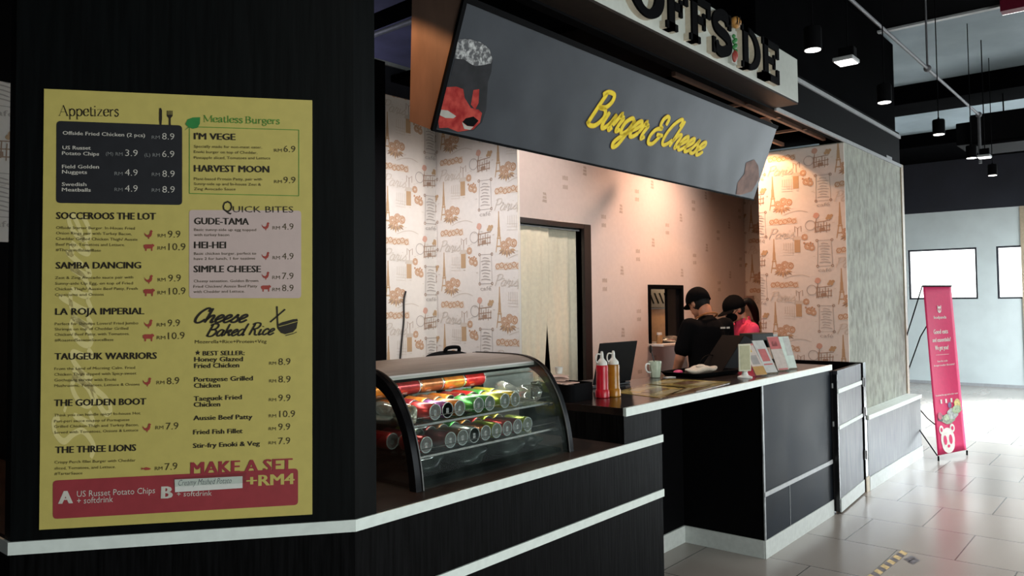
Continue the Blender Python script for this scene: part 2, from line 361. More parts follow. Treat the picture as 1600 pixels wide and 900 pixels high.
G = {   # skeleton letters for the script lettering
'B': (.60, [[(.13, 1), (.1, .5), (.08, 0)], [(.0, .9), (.15, 1.02), (.42, 1.0), (.5, .8), (.4, .6), (.14, .53)], [(.14, .53), (.42, .52), (.55, .3), (.42, .03), (.2, -.02), (.02, .08)]]),
'u': (.46, [[(.05, .5), (.04, .2), (.1, .02), (.2, .02), (.33, .2), (.38, .5)], [(.38, .5), (.37, .15), (.42, .0), (.50, .1)]]),
'r': (.38, [[(.02, .15), (.12, .56), (.14, .45), (.3, .47)], [(.3, .47), (.24, .2), (.28, .02), (.40, .1)]]),
'g': (.46, [[(.4, .45), (.25, .52), (.08, .35), (.08, .12), (.2, .0), (.36, .15), (.42, .5)], [(.42, .5), (.38, 0), (.3, -.35), (.16, -.45), (.08, -.32), (.2, -.12), (.48, .12)]]),
'e': (.39, [[(.02, .15), (.2, .25), (.34, .4), (.26, .52), (.12, .42), (.06, .2), (.14, .0), (.28, .02), (.42, .16)]]),
'&': (.66, [[(.48, .72), (.44, .95), (.3, 1.0), (.2, .85), (.25, .65), (.42, .58)], [(.42, .58), (.15, .5), (.05, .25), (.15, .02), (.35, .02), (.46, .2), (.5, .36)], [(.3, .34), (.62, .36)]]),
'C': (.52, [[(.5, .75), (.5, .95), (.36, 1.0), (.15, .75), (.06, .4), (.1, .1), (.25, .0), (.42, .1), (.52, .25)]]),
'h': (.46, [[(.1, 1.0), (.08, .5), (.06, 0)], [(.07, .2), (.2, .45), (.32, .5), (.36, .38), (.33, .15), (.37, .0), (.46, .1)]]),
's': (.36, [[(.0, .08), (.16, .35), (.24, .55)], [(.24, .55), (.24, .4), (.34, .2), (.28, .02), (.12, .0), (.04, .08)]]),
'a': (.48, [[(.38, .45), (.22, .52), (.07, .32), (.08, .08), (.2, .0), (.34, .15), (.4, .5)], [(.4, .5), (.37, .15), (.42, 0), (.5, .1)]]),
'k': (.45, [[(.1, 1), (.08, .5), (.06, 0)], [(.08, .22), (.25, .45), (.36, .48), (.34, .34), (.16, .26)], [(.16, .26), (.3, .2), (.36, .02), (.45, .1)]]),
'd': (.48, [[(.38, .45), (.22, .52), (.07, .32), (.08, .08), (.2, .0), (.34, .15), (.4, .5)], [(.44, 1.0), (.4, .5), (.38, .15), (.42, 0), (.5, .1)]]),
'R': (.6, [[(.13, 1), (.1, .5), (.08, 0)], [(.0, .9), (.15, 1.02), (.42, 1.0), (.5, .8), (.4, .58), (.14, .5)], [(.14, .5), (.3, .4), (.42, .05), (.58, 0)]]),
'P': (.5, [[(.13, 1), (.1, .5), (.08, 0)], [(.0, .9), (.15, 1.02), (.42, 1.0), (.5, .8), (.4, .58), (.14, .5)]]),
'i': (.24, [[(.08, .5), (.06, .15), (.1, 0), (.24, .1)], [(.11, .68), (.12, .74)]]),
'c': (.36, [[(.34, .4), (.24, .52), (.08, .35), (.07, .1), (.2, .0), (.38, .14)]]),
'S': (.5, [[(.45, .85), (.35, 1), (.18, .95), (.12, .75), (.3, .5), (.4, .25), (.25, .0), (.05, .08)]]),
'n': (.46, [[(.06, .5), (.05, 0)], [(.05, .2), (.2, .48), (.32, .48), (.34, .2), (.4, 0), (.48, .1)]]),
't': (.28, [[(.14, .8), (.1, .2), (.16, 0), (.3, .1)], [(.02, .5), (.28, .52)]]),
' ': (.28, [])}
def script(t, w=.11, shear=.35, gap=0.0):
    vs = []; fs = []; x = 0
    for ch in t:
        adv, st = G[ch]
        for s in st:
            P = [Vector((q.x+q.y*shear+x, q.y)) for q in smoothline([Vector(p) for p in s])]
            v, f = ribbon(P, w); o = len(vs); vs += v; fs += [tuple(i+o for i in q) for q in f]
        x += adv+gap
    return vs, fs
T_, t_ = 1.0, .35
SER = {  # roman letters: strokes (points, weight), then serif ticks (x, y, half length)
'A': (.70, [([(.04, 0), (.34, .72)], t_), ([(.34, .72), (.62, 0)], T_), ([(.15, .26), (.48, .26)], t_)], [(.04, 0, .07), (.62, 0, .09)]),
'M': (.86, [([(.1, 0), (.1, .72)], .5), ([(.1, .72), (.42, .05)], T_), ([(.42, .05), (.74, .72)], t_), ([(.74, .72), (.76, 0)], T_)], [(.1, 0, .08), (.76, 0, .08), (.06, .7, .06), (.78, .7, .06)]),
'B': (.60, [([(.1, 0), (.1, .7)], T_), ([(.1, .7), (.32, .7), (.44, .54), (.32, .38), (.1, .37)], 0), ([(.1, .37), (.36, .36), (.5, .19), (.36, .01), (.1, .01)], 0)], [(.06, 0, .06), (.06, .7, .06)]),
'p': (.53, [([(.1, .46), (.1, -.24)], T_), ([(.1, .34), (.24, .48), (.42, .4), (.46, .23), (.4, .05), (.26, -.01), (.1, .1)], 0)], [(.1, -.24, .08), (.06, .46, .04)]),
'e': (.46, [([(.06, .26), (.42, .26)], t_), ([(.42, .26), (.38, .44), (.24, .48), (.09, .38), (.06, .22), (.12, .05), (.26, 0), (.42, .1)], 0)], []),
't': (.32, [([(.14, .62), (.14, .1), (.2, .01), (.31, .05)], .8), ([(.03, .46), (.3, .46)], t_)], []),
'i': (.26, [([(.12, .46), (.12, 0)], T_), ([(.12, .62), (.12, .70)], 1.1)], [(.12, 0, .09), (.08, .46, .05)]),
'z': (.45, [([(.05, .46), (.38, .46)], t_), ([(.38, .46), (.05, .01)], T_), ([(.05, .01), (.4, .01)], t_)], [(.06, .42, .02), (.4, .06, .02)]),
'r': (.36, [([(.1, .46), (.1, 0)], T_), ([(.1, .28), (.2, .44), (.33, .44)], .6)], [(.1, 0, .09), (.06, .46, .05)]),
's': (.39, [([(.33, .38), (.26, .47), (.14, .46), (.08, .36), (.2, .26), (.33, .15), (.26, .01), (.12, 0), (.05, .1)], .75)], []),
'a': (.47, [([(.08, .38), (.2, .48), (.34, .42), (.35, .1), (.44, .02)], .8), ([(.35, .28), (.14, .22), (.07, .1), (.16, 0), (.35, .12)], .7)], []),
'l': (.25, [([(.12, .74), (.12, 0)], T_)], [(.12, 0, .09), (.08, .73, .05)]),
'u': (.54, [([(.1, .46), (.1, .12), (.2, .0), (.38, .12)], .8), ([(.4, .46), (.4, 0)], T_)], [(.07, .46, .05), (.37, .46, .05), (.44, .0, .05)]),
'g': (.48, [([(.22, .47), (.09, .4), (.09, .25), (.22, .18), (.35, .25), (.35, .4), (.22, .47)], .7), ([(.14, .18), (.1, .08), (.36, .03), (.42, -.1), (.26, -.23), (.08, -.16), (.1, -.02)], .6), ([(.34, .42), (.46, .47)], .5)], []),
' ': (.22, [], [])}
def serif(t, w=.085):
    vs = []; fs = []; x = 0
    for ch in t:
        adv, st, sf = SER[ch]
        for pts, k in st:
            P = [Vector((q.x+x, q.y)) for q in (smoothline([Vector(p) for p in pts]) if len(pts) > 2 else [Vector(p) for p in pts])]
            v, f = ribbon(P, w*(k or 1), .35 if k == 0 else 0); o = len(vs); vs += v; fs += [tuple(i+o for i in q) for q in f]
        for a, b, h in sf:
            v, f = ribbon([Vector((a-h+x, b)), Vector((a+h+x, b))], w*.4); o = len(vs); vs += v; fs += [tuple(i+o for i in q) for q in f]
        x += adv
    return vs, fs
def fit(vs, a, b, cap, ref):    # place a strip of lettering with its baseline from a to b
    x0 = min(v[0] for v in vs); x1 = max(v[0] for v in vs); a, b = Vector(a), Vector(b)
    d = (b-a)/(x1-x0); e = (b-a).normalized(); n = Vector((-e.y, e.x))*(cap/ref)
    return [tuple(a+d*(x-x0)+n*y) for x, y in vs]
def clip(poly, W, H):
    for ax, lim, sg in ((0, 0, 1), (0, W, -1), (1, 0, 1), (1, H, -1)):
        out = []
        for i in range(len(poly)):
            a, b = poly[i-1], poly[i]; da = (a[ax]-lim)*sg; db = (b[ax]-lim)*sg
            if (da >= 0) != (db >= 0): t = da/(da-db); out.append((a[0]+(b[0]-a[0])*t, a[1]+(b[1]-a[1])*t))
            if db >= 0: out.append(b)
        poly = out
        if len(poly) < 3: return None
    return poly
# ================================================================== THE SETTING
Y0 = 1.969           # front plane of the booth
YB = 3.72            # back wall of the booth
WA = math.radians(-38.283)
WU = Vector((math.cos(WA), math.sin(WA), 0)); WN = Vector((math.sin(WA), -math.cos(WA), 0))
A = Vector((1.562, Y0, 0)); B = Vector((.803, 2.568, 0))

struct(MB().box(-3, 15.8, -8, 9, -.05, 0).build('floor', M['floor']))
struct(MB().box(-4, 8.22, -8, 9, 4.2, 4.35).build('ceiling', M['ceilblack']))
struct(MB().box(8.22, 15.8, -8, 9, 4.22, 4.35).build('ceiling_far', M['slab']))
struct(MB().box(8.16, 8.22, -8, 9, 4.18, 4.2).build('trim_1', M['greytrim']))
struct(MB().box(10.6, 11.3, -8, 9, 3.98, 4.22).build('trim_2', M['ceilblack'], bevel=.01))
struct(MB().box(13.95, 15.75, -8, 9, 4.0, 4.22).build('trim_3', M['ceilblack'], bevel=.01))
# far wall, white below and navy above, with a row of windows
XF = 15.754
wins = [(2.645, 3.752), (1.25, 2.352), (-.14, .96), (-1.53, -.43), (-2.9, -1.8)]
far = MB(); zs0, zs1, zt = 1.518, 2.425, 3.09
far.box(XF, XF+.2, -8, 9, 0, zs0, 0).box(XF, XF+.2, -8, 9, zs1, zt, 0).box(XF, XF+.2, -8, 9, zt, 4.22, 1)
ed = [9]+[e for w in wins for e in (w[1], w[0])]+[-8]
for i in range(0, len(ed), 2): far.box(XF, XF+.2, ed[i+1], ed[i], zs0, zs1, 0)
struct(far.build('wall_far', [M['farwhite'], M['navy']]))
struct(MB().box(XF-.012, XF, -8, 9, 0, .05).build('baseboard_far', M['greytrim']))
for i, (a, b) in enumerate(wins):
    w = MB(); x0, x1 = XF+.02, XF+.07; t = .03
    w.box(x0, x1, a, a+t, zs0, zs1).box(x0, x1, b-t, b, zs0, zs1).box(x0, x1, a+t, b-t, zs0, zs0+t).box(x0, x1, a+t, b-t, zs1-t, zs1)
    wf = struct(w.build('window_%d' % (i+1), M['navy']))
    MB().box(XF+.08, XF+.09, a+t*.5, b-t*.5, zs0+t*.5, zs1-t*.5).build('pane', M['pane'], wf)
struct(MB().box(XF-.02, XF, 1.86, 1.985, .05, 3.09).build('trim_4', M['tan']))
# behind the booth
struct(MB().box(-3, XF, 8.0, 8.1, 0, 4.2).build('wall_rear', M['purplegrey']))
struct(MB().box(1, 5.6, 4.62, 8.0, 4.0, 4.05).build('ceiling_rear', M['purplegrey']))
rail = MB().box(2.5, 8.4, 4.455, 4.5, 3.365, 3.395); struct(rail.build('trim_5', M['greytrim'], bevel=.004))
p, q = onZ(585, 54, 3.75), onZ(641, 34, 3.75)
struct(MB().tube([p-(q-p)*1.2, q+(q-p)*1.5], .022, 10).build('trim_6', M['greytrim']))
p, q = onZ(585, 44, 3.75), onZ(641, 22, 3.75)
struct(MB().tube([p-(q-p)*1.2+Vector((0, 0, .05)), q+(q-p)*1.5+Vector((0, 0, .05))], .06, 10).build('trim_7', M['ceilblack']))

# ------------------------------------------------------------------ patterned wallpaper
PAPER = {k: mat('paper_'+k, c, .75, var=.02) for k, c in dict(cream=(.74, .69, .64), ochre=(.50, .33, .19), rose=(.50, .29, .17), grey=(.44, .39, .36), red=(.62, .36, .28), brown=(.36, .24, .17), faint=(.61, .54, .47), peach=(.68, .56, .46)).items()}
PK = list(PAPER)
def motif():
    out = []
    def P(m, pts): out.append((PK.index(m), pts))
    def rib(m, pts, w, sm=True):
        pts = [Vector(p) for p in pts]; pts = smoothline(pts, 4) if sm else pts
        v, f = ribbon(pts, w)
        for q in f: P(m, [v[i] for i in q])
    def circ(m, x, y, r, w, n=14): rib(m, [(x+r*math.cos(2*math.pi*i/n), y+r*math.sin(2*math.pi*i/n)) for i in range(n+1)], w, False)
    def disc(m, x, y, r, n=9): P(m, [(x+r*math.cos(2*math.pi*i/n)*(1+.18*math.sin(3*i)), y+r*math.sin(2*math.pi*i/n)) for i in range(n)])
    rnd = random.Random(3)
    # tower with legs (v is up, top at 0)
    for s in (-1, 1):
        P('ochre', [(s*.002, 0), (s*.006, -.1), (s*.010, -.1), (s*.004, 0)]); rib('ochre', [(s*.006, -.09), (s*.012, -.18), (s*.030, -.285)], .009)
    P('ochre', [(-.004, .02), (-.007, -.1), (.007, -.1), (.004, .02)])
    for y, w in ((-.1, .012), (-.175, .02), (-.235, .026)): P('ochre', [(-w, y), (w, y), (w, y-.011), (-w, y-.011)])
    P('ochre', [(-.008, -.11), (-.012, -.17), (.012, -.17), (.008, -.11)])
    # roses
    for cx, cy, r in ((.045, -.235, .03), (.095, -.215, .033), (.145, -.225, .03), (.075, -.27, .026)):
        disc('peach', cx, cy, r*1.08)
        for k in range(3): circ('rose', cx+rnd.uniform(-.003, .003), cy, r*(1-.3*k), .007, 9)
    for k in range(9):
        an = math.radians(-165+18.5*k); ln_ = .052+.016*((k*5) % 3)/2; c0 = (.078+.03*math.cos(an), -.262+.012*math.sin(an)); e_ = (c0[0]+ln_*math.cos(an), c0[1]+ln_*.85*math.sin(an)); m0 = ((c0[0]+e_[0])/2-.011*math.sin(an), (c0[1]+e_[1])/2+.011*math.cos(an)); m1 = ((c0[0]+e_[0])/2+.009*math.sin(an), (c0[1]+e_[1])/2-.009*math.cos(an))
        P('brown' if k % 2 else 'ochre', [c0, m1, e_, m0])
    rib('faint', [(.09, -.335), (.16, -.312), (.24, -.305), (.31, -.325)], .007)
    # stamped row
    P('peach', [(-.035, .145), (.215, .145), (.21, .195), (-.03, .195)])
    for k in range(6): circ('rose', -.015+.04*k, .17+.008*math.sin(k*2), .019, .008, 8); rib('ochre', [(-.03+.04*k, .15), (.0+.04*k, .195)], .006, False)
    # sketch of a building and lantern
    P('ochre', [(.185, -.11), (.235, -.11), (.235, .0), (.185, .0)]); P('faint', [(.17, .0), (.25, .0), (.245, .03), (.18, .03)])
    rib('brown', [(.215, .03), (.215, .1), (.19, .12), (.19, .07)], .006, False); rib('brown', [(.215, .1), (.245, .12), (.245, .07)], .006, False)
    for k in range(5): rib('faint', [(.09+.02*k, -.02), (.09+.02*k, -.08-.01*k)], .007, False)
    for k in range(3): rib('faint', [(.08, -.08-.022*k), (.18, -.085-.022*k)], .005, False)
    for cx, cy, r in ((.275, .02, .025), (.30, -.06, .028), (.335, -.075, .024)):
        disc('peach', cx, cy, r*1.05)
        for k in range(2): circ('rose', cx, cy, r*(1-.4*k), .008, 8)
    for k in range(5): disc('rose', .27+.018*k, -.03-.012*(k % 3), .009)
    # round table, flower pot, chairs
    circ('grey', .325, .12, .042, .006, 18); disc('red', .378, .2, .026); rib('brown', [(.378, .175), (.372, .1), (.38, .05)], .007)
    for k in range(6): x = .365+.024*k; rib('brown', [(x, .05+.01*(k % 2)), (x+.004, .15-.012*(k % 3))], .008, False)
    for y in (.06, .1, .14): rib('brown', [(.365, y), (.495, y+.012)], .009, False)
    P('brown', [(.40, .062), (.45, .066), (.448, .095), (.402, .09)])
    for k in range(4): disc('ochre', .47+.012*k, .17+.02*(k % 2), .014)
    # ornate poster frame
    x0, x1, y0, y1 = .38, .505, -.235, -.015
    for a, b in (((x0, y0), (x0+.006, y1)), ((x1, y0), (x1-.006, y1)), ((x0, y0), (x1, y0)), ((x0, y1), (x1, y1))): rib('grey', [a, b], .006, False)
    for a in ((x0, y0), (x1, y0), (x0, y1), (x1, y1)): circ('brown', a[0], a[1], .010, .006, 7)
    for k in range(8):
        y = y1-.03-.023*k; w = .03+.018*((k*5) % 3)/2; rib('grey', [((x0+x1)/2-w, y), ((x0+x1)/2-.01, y+.006), ((x0+x1)/2+w, y-.002)], .007)
    for t, x, y, w, cp in (('café', .385, -.285, .11, .030),):
        vs, fs = text_geo(t); vs = fit(vs, (x, y), (x+w, y), cp, CAP)
        for f in fs: P('grey', [vs[i] for i in f])
    vs, fs = script('Paris'.replace('P', 'P'), .07, .3); vs = fit(vs, (-.045, .025), (.185, .025), .085, 1.0)
    for f in fs: P('faint', [vs[i] for i in f])
    for k in range(14): x = rnd.uniform(0, .55); y = rnd.uniform(-.3, .2); rib('faint', [(x, y), (x+.02, y+rnd.uniform(-.004, .004))], .006, False)
    return out
MOTIF = motif(); TW, TH = .575, .56
def wallpaper(name, o, u, Wd, Ht, pu, pv, extra=None):
    """paper of width Wd and height Ht from lower-left corner o along u; a tower top falls at (pu, pv)"""
    bd = Board(o, u, (0, 0, 1)); mb = MB()
    mb.slab([bd.p(0, 0), bd.p(Wd, 0), bd.p(Wd, Ht), bd.p(0, Ht)], -bd.n*.012, 0)
    for c in range(-2, int(Wd/TW)+2):
        for r in range(-1, int(Ht/TH)+3):
            cu = pu+c*TW; cv = (pv % TH)+r*TH+(TH/2 if c % 2 else 0)
            for k, (m, pts) in enumerate(MOTIF):
                q = clip([(x+cu, y+cv) for x, y in pts], Wd, Ht)
                if q: mb.add([bd.p(a, b, .0006+.000004*k) for a, b in q], [tuple(range(len(q)))], m)
    return struct(mb.build(name, [PAPER[k] for k in PK]))
# left wallpaper: the wall behind and the return that comes forward beside the curtain
t = onY(597, 145, 4.48); wallpaper('wall_left', (3.82, 4.48, .0), (1, 0, 0), .55, 3.15, .05, 3.0)
e = onX(693, 288, 4.37)
wallpaper('wall_inner', (4.37, 4.48, .0), (0, -1, 0), .85, 3.15, 4.48-e.y, e.z)
struct(MB().box(2.5, 4.37, 4.47, 4.5, 3.15, 3.37).build('trim_8', M['navy']))
struct(MB().box(3.72, 3.82, 4.44, 4.5, 0, 3.38).build('trim_9', M['black'], bevel=.003))
struct(MB().box(4.383, 4.405, 3.64, 4.48, 0, 3.15).build('wall_inner_core', M['white']))
wallpaper('wall_left_far', (.7, 4.48, onY(6, 378, 4.48).z), (1, 0, 0), 1.5, onY(6, 128, 4.48).z-onY(6, 378, 4.48).z, .2, 2.6)
struct(MB().box(-.5, 3.72, 4.5, 4.6, 0, 3.6).build('wall_left_core', M['black']))
# right wall: near panel on the column, far strip behind it, back wall
e = onX(1209, 377, 6.838)
wallpaper('wall_right', (6.838, 2.85, .0), (0, -1, 0), .75, 2.89, 2.85-e.y, e.z)
e = onX(1175, 400, 8.5)
wallpaper('wall_right_inner', (8.5, YB, 0), (0, -1, 0), .87, 3.2, YB-e.y, e.z)
col = MB().box(6.85, 8.62, 2.1, 2.85, 0, 2.9, 0)
struct(col.build('wall_right_column', M['concrete']))
struct(MB().box(8.62, 8.70, 2.09, 2.6, .58, 2.93).build('trim_10', M['tan'], bevel=.003))
struct(MB().box(8.622, 8.72, 2.16, 2.9, 2.93, 4.2).box(5.2, 8.62, 2.16, 2.9, 3.25, 4.2).build('wall_upper', M['ceilblack']))

# back wall with its own sparse paper, a doorway and a serving hatch
ZH0, ZH1 = 1.178, 1.722; h0, h1 = onY(1012, 445, YB).x, onY(1066, 448, YB).x
d0, d1, dz = 4.505, onY(908, 352, YB).x, 2.172
bw = MB()
for a, b, c, d in ((4.41, d0, 0, 3.2), (d0, d1, dz, 3.2), (d1, h0, 0, 3.2), (h0, h1, 0, ZH0), (h0, h1, ZH1, 3.2), (h1, 8.6, 0, 3.2)): bw.box(a, b, YB, YB+.08, c, d, 0)
bd = Board((0, YB, 0), (1, 0, 0), (0, 0, 1)); e = onY(943.5, 347, YB)
for c in range(-3, 8):
    for r in range(-6, 5):
        x = e.x+c*.55; z = e.z+r*.545+(.2725 if c % 2 else 0)
        for dy, wd in ((.028, .075), (-.045, .07)):
            for k in range(4):
                X = x-wd/2+k*wd/4; q = [(X, z+dy), (X+wd/5, z+dy), (X+wd/5, z+dy+.03+.006*(k % 2)), (X, z+dy+.034)]
                if x < 4.5 or (d0-.1 < x < d1+.06 and z < dz+.1) or (h0-.06 < x < h1+.06 and ZH0-.1 < z < ZH1+.1) or z > 3.1 or z < 0.1: continue
                bd.poly(bw, q, .0008, 1)
        x += .275; z += .14
        if x < 4.5 or (d0-.1 < x < d1+.06 and z < dz+.1) or (h0-.06 < x < h1+.06 and ZH0-.1 < z < ZH1+.1) or z > 3.1 or z < 0.1: continue
        for k in range(3): bd.poly(bw, [(x-.03+.006*k, z-.04+.028*k), (x+.025, z-.045+.028*k), (x+.03-.006*k, z-.022+.028*k), (x-.022, z-.02+.028*k)], .0008, 1)
struct(bw.build('wall_back', [mat('pale_pink_paper', (.62, .54, .52), .8, var=.02), mat('pale_pink_motif', (.44, .36, .32), .8)]))
fr = MB().box(d1, d1+.10, YB-.03, YB+.08, 0, dz+.04).box(d0-.05, d1, YB-.03, YB+.08, dz, dz+.04)
dr = struct(fr.build('door_1', M['darkwood'], bevel=.004))
struct(MB().box(4.41, 8.6, YB+.9, YB+.95, 0, 3.2).build('wall_kitchen', M['black']))
struct(MB().box(3.9, 8.6, 2.3, 4.6, 3.25, 3.3).build('ceiling_booth', M['ceilblack']))
# curtains: two pleated drops hung inside the doorway, parting near the floor
def curtain(name, x0, x1, gap0, gap1, label):
    t = thing(name, label, 'curtain', ((x0+x1)/2, YB+.02, 0), 'curtain drops in the doorway')
    def fn(u, v):
        z = .25+v*(dz-.262); k = max(0, 1-v*1.36)**.9
        a = x0+gap0*k; b = x1-gap1*k
        return (a+(b-a)*u, YB+.022+.006*math.sin(u*17+.6*math.sin(v*4))*(1-.35*v)+.0012*math.sin(u*39+v*2)+(.034 if x0 > 4.7 else 0), z)
    MB().grid(fn, 60, 24).build('drape', M['curtain'], t, smooth=80, solid=.003)
    MB().tube([(x0, YB+.022, dz-.012), (x1, YB+.022, dz-.012)], .007, 8).build('rod', M['greytrim'], t, smooth=40)
curtain('curtain', d0+.0, 4.87, 0, .15, 'left cream curtain drop beside the patterned wallpaper, in the doorway')
curtain('curtain', 4.86, d1-.005, .15, 0, 'right cream curtain drop against the dark door post, in the doorway')
# serving hatch
t = thing('serving_hatch', 'black framed serving hatch in the back wall with a white sill', 'hatch', ((h0+h1)/2, YB, ZH0))
g = MB(); f = .035
g.box(h0, h0+f, YB-.015, YB+.12, ZH0, ZH1).box(h1-f, h1, YB-.015, YB+.12, ZH0, ZH1).box(h0+f, h1-f, YB-.015, YB+.12, ZH1-f, ZH1)
g.build('frame', M['black'], t, bevel=.003)
MB().box(h0-.01, h1+.02, YB-.16, YB+.12, ZH0-.022, ZH0).build('sill', M['white'], t, bevel=.003)
MB().box(h0+.40, h1-f, YB+.02, YB+.05, ZH0, ZH1-f).build('sliding_panel', M['blackgloss'], t)
# things seen through the hatch
g = MB(); hx = onY(1012, 460, YB+.45).x
g.box(hx, hx+.45, YB+.45, YB+.899, max(1.502, onY(1020, 481, YB+.45).z), onY(1020, 452, YB+.45).z)
kr = g.build('kitchen_hood', mat('hood_grey', (.10, .095, .09), .4)); tag(kr, 'grey extractor hood with slanting slots seen through the serving hatch', 'hood')
hz = onY(1020, 467, YB+.45).z
for i in range(4): MB().slab([(hx+.03+.10*i, YB+.445, hz+.06), (hx+.05+.10*i, YB+.445, hz+.06), (hx+.13+.10*i, YB+.445, hz-.05), (hx+.11+.10*i, YB+.445, hz-.05)], (0, .004, 0)).build('slot', M['black'], kr)
g = MB().box(hx-.02, hx+.75, YB+.5, YB+.8, 0, 1.48); g.box(hx-.02, hx+.75, YB+.49, YB+.8, 1.48, 1.497, 1); g.box(hx+.05, hx+.09, YB+.49, YB+.5, 1.0, 1.48, 2)
tag(g.build('kitchen_cupboard', [mat('cupboard_tan', (.36, .20, .085), .5), M['greytrim'], M['tan']], bevel=.003), 'tan cupboard seen through the serving hatch', 'cupboard')
point('kitchen_lamp', (hx+.5, YB+.25, 1.9), 14, (1, .7, .4))
# booth ceiling grid above the right wall
for i, (a, b) in enumerate((((1205, 168), (1330, 215)), ((1207, 235), (1236, 231)), ((1200, 196), (1235, 188)), ((1215, 223), (1283, 212)))): pass
grd = MB()
for y in (2.26, 2.62): grd.box(4.2, 6.84, y-.014, y+.014, 2.93, 2.96)
for x in (5.2, 5.75, 6.3): grd.box(x-.014, x+.014, 2.12, 3.2, 2.935, 2.955)
struct(grd.build('trim_11', M['wood']))

# ================================================================== BOOTH FRONT
# black panel that carries the menu
th = .05
inA = A+Vector((.0, .055, 0)); inB = B-WN*th
pn = MB().prism([(B.x, B.y), (A.x, A.y), (1.648, Y0), (1.648, Y0+.05), (1.585, Y0+.05), (inB.x+.01, inB.y+.005), (B.x-.0, B.y+.045)], .9247, 4.2)
struct(pn.build('wall_front', M['blackpanel']))
# low counter under the menu and the display case
lc = thing('display_counter', 'low black wood-grain counter with two pale stripes under the menu and drinks case', 'counter', (2.4, 2.2, 0))
MB().prism([(B.x, B.y), (A.x, A.y), (3.467, Y0), (3.467, 2.70), (1.7, 2.70), (1.2, 3.1), (1.2, 4.3), (B.x, 4.3)], 0, .923).build('body', M['blackwood'], lc)
MB().prism([(B.x+.012, B.y), (A.x+.005, A.y+.008), (3.467, Y0+.006), (3.467, 2.69), (1.7, 2.69), (1.2, 3.09), (1.2, 4.29), (B.x+.012, 4.29)], .923, .9245).build('top', mat('brown_counter_top', (.05, .035, .03), .3, var=.3, scale=8), lc)
def stripe(z0, z1, pts, m, parent, name='stripe', d=.007):
    P = [Vector(p) for p in pts]; mb = MB()
    nr = []
    for i in range(len(P)-1): t = (P[i+1]-P[i]).normalized(); nr.append(Vector((t.y, -t.x, 0)))
    off = []
    for i in range(len(P)):
        if i == 0: n = nr[0]
        elif i == len(P)-1: n = nr[-1]
        else: n = (nr[i-1]+nr[i]); n = n/n.dot(nr[i])
        off.append(P[i]+n*d)
    for i in range(len(P)-1):
        q = [P[i], off[i], off[i+1], P[i+1]]; mb.prism([(v.x, v.y) for v in q], z0, z1)
    return mb.build(name, m, parent)
B2 = Vector((B.x, 4.3, 0)); C_ = Vector((3.470, Y0, 0))
stripe(.887, .9235, [B2, B, A, C_], M['stripe'], lc); stripe(.62, .656, [B2, B, A, C_], M['stripe'], lc)
# order counter with knee space
oc = thing('order_counter', 'taller black order counter with pale edge, open knee space and film-covered front panel', 'counter', (4.6, 2.2, 0))
MB().box(3.12, 5.95, Y0+.004, 2.62, 1.055, 1.09).build('worktop', mat('dark_worktop', (.022, .014, .012), .16, var=.4, scale=6), oc, bevel=.002)
MB().box(3.122, 5.97, Y0-.012, Y0+.004, 1.053, 1.092).build('edge_trim', M['stripe'], oc)
MB().box(3.122, 3.4665, Y0+.001, 2.6, .925, 1.055).build('riser', M['blackwood'], oc)
MB().box(3.4672, 4.70, 2.515, 2.55, 0, 1.055).build('knee_space_back', M['black'], oc)
MB().box(4.70, 5.94, Y0+.001, 2.6, 0, 1.055).build('body', M['black'], oc)
MB().box(4.712, 5.94, Y0-.004, Y0+.001, .4, 1.05).box(4.712, 5.94, Y0-.004, Y0+.001, .109, .372).build('front_panel', M['filmpanel'], oc)
MB().box(4.70, 5.94, Y0-.009, Y0+.001, .372, .400).build('stripe', M['greytrim'], oc)
MB().box(4.694, 4.712, Y0-.006, Y0+.001, .109, 1.053).build('corner_strip', mat('peeling_corner', (.30, .31, .32), .3, var=.4, scale=12), oc)
MB().box(5.105, 5.109, Y0-.006, Y0-.004, .109, .372).build('panel_joint', M['greytrim'], oc)
MB().box(4.69, 5.945, Y0-.01, Y0+.001, 0, .109).build('baseboard', M['base'], oc)
MB().box(4.688, 4.70, Y0+.001, 2.515, 0, .107).build('baseboard', M['base'], oc)
MB().box(3.467, 4.688, 2.503, 2.515, 0, .107).build('baseboard', M['base'], oc)
for z in (.92, .64): MB().box(5.957, 5.967, Y0-.016, Y0-.010, z, z+.035).build('bolt_plate', M['greytrim'], oc)
MB().box(5.94, 5.985, Y0-.010, Y0+.05, .0, 1.045).build('end_post', M['blackgloss'], oc)
# gate, standing a little ajar
gd = Vector((6.76-5.992, 1.985-1.934, 0)).normalized(); gn = Vector((gd.y, -gd.x, 0)); G0 = Vector((5.995, 1.930, 0))
gt = thing('counter_gate', 'black swing gate with pale stripes standing slightly ajar beside the order counter', 'gate', (6.78, 1.985, 0))
def gbox(u0, u1, h0_, h1_, z0, z1, name, m, bev=0):
    c = G0+gd*((u0+u1)/2)+gn*((h0_+h1_)/2)+Vector((0, 0, (z0+z1)/2))
    return MB().obox(c, gd*(u1-u0)/2, gn*(h1_-h0_)/2, Vector((0, 0, (z1-z0)/2))).build(name, m, gt, bevel=bev)
gbox(0, .735, -.035, 0, .012, 1.046, 'panel', M['graypanel'], .002)
gbox(0, .735, 0, .006, .879, .910, 'stripe', M['stripe']); gbox(0, .735, 0, .006, .614, .641, 'stripe', M['stripe']); gbox(0, .735, 0, .006, .012, .11, 'baseboard', M['base'])
gbox(-.022, -.001, -.035, .002, .02, 1.02, 'edge', M['blackgloss'])
jp = thing('gate_post', 'black hinge post between the swing gate and the low wall', 'post', (6.82, 1.99, 0))
MB().box(6.775, 6.845, 1.975, 2.09, 0, 1.05).build('post', M['blackgloss'], jp, bevel=.002)
MB().box(6.80, 6.834, 2.09, 2.80, 0, 1.048).build('side_panel', M['black'], jp, bevel=.002)
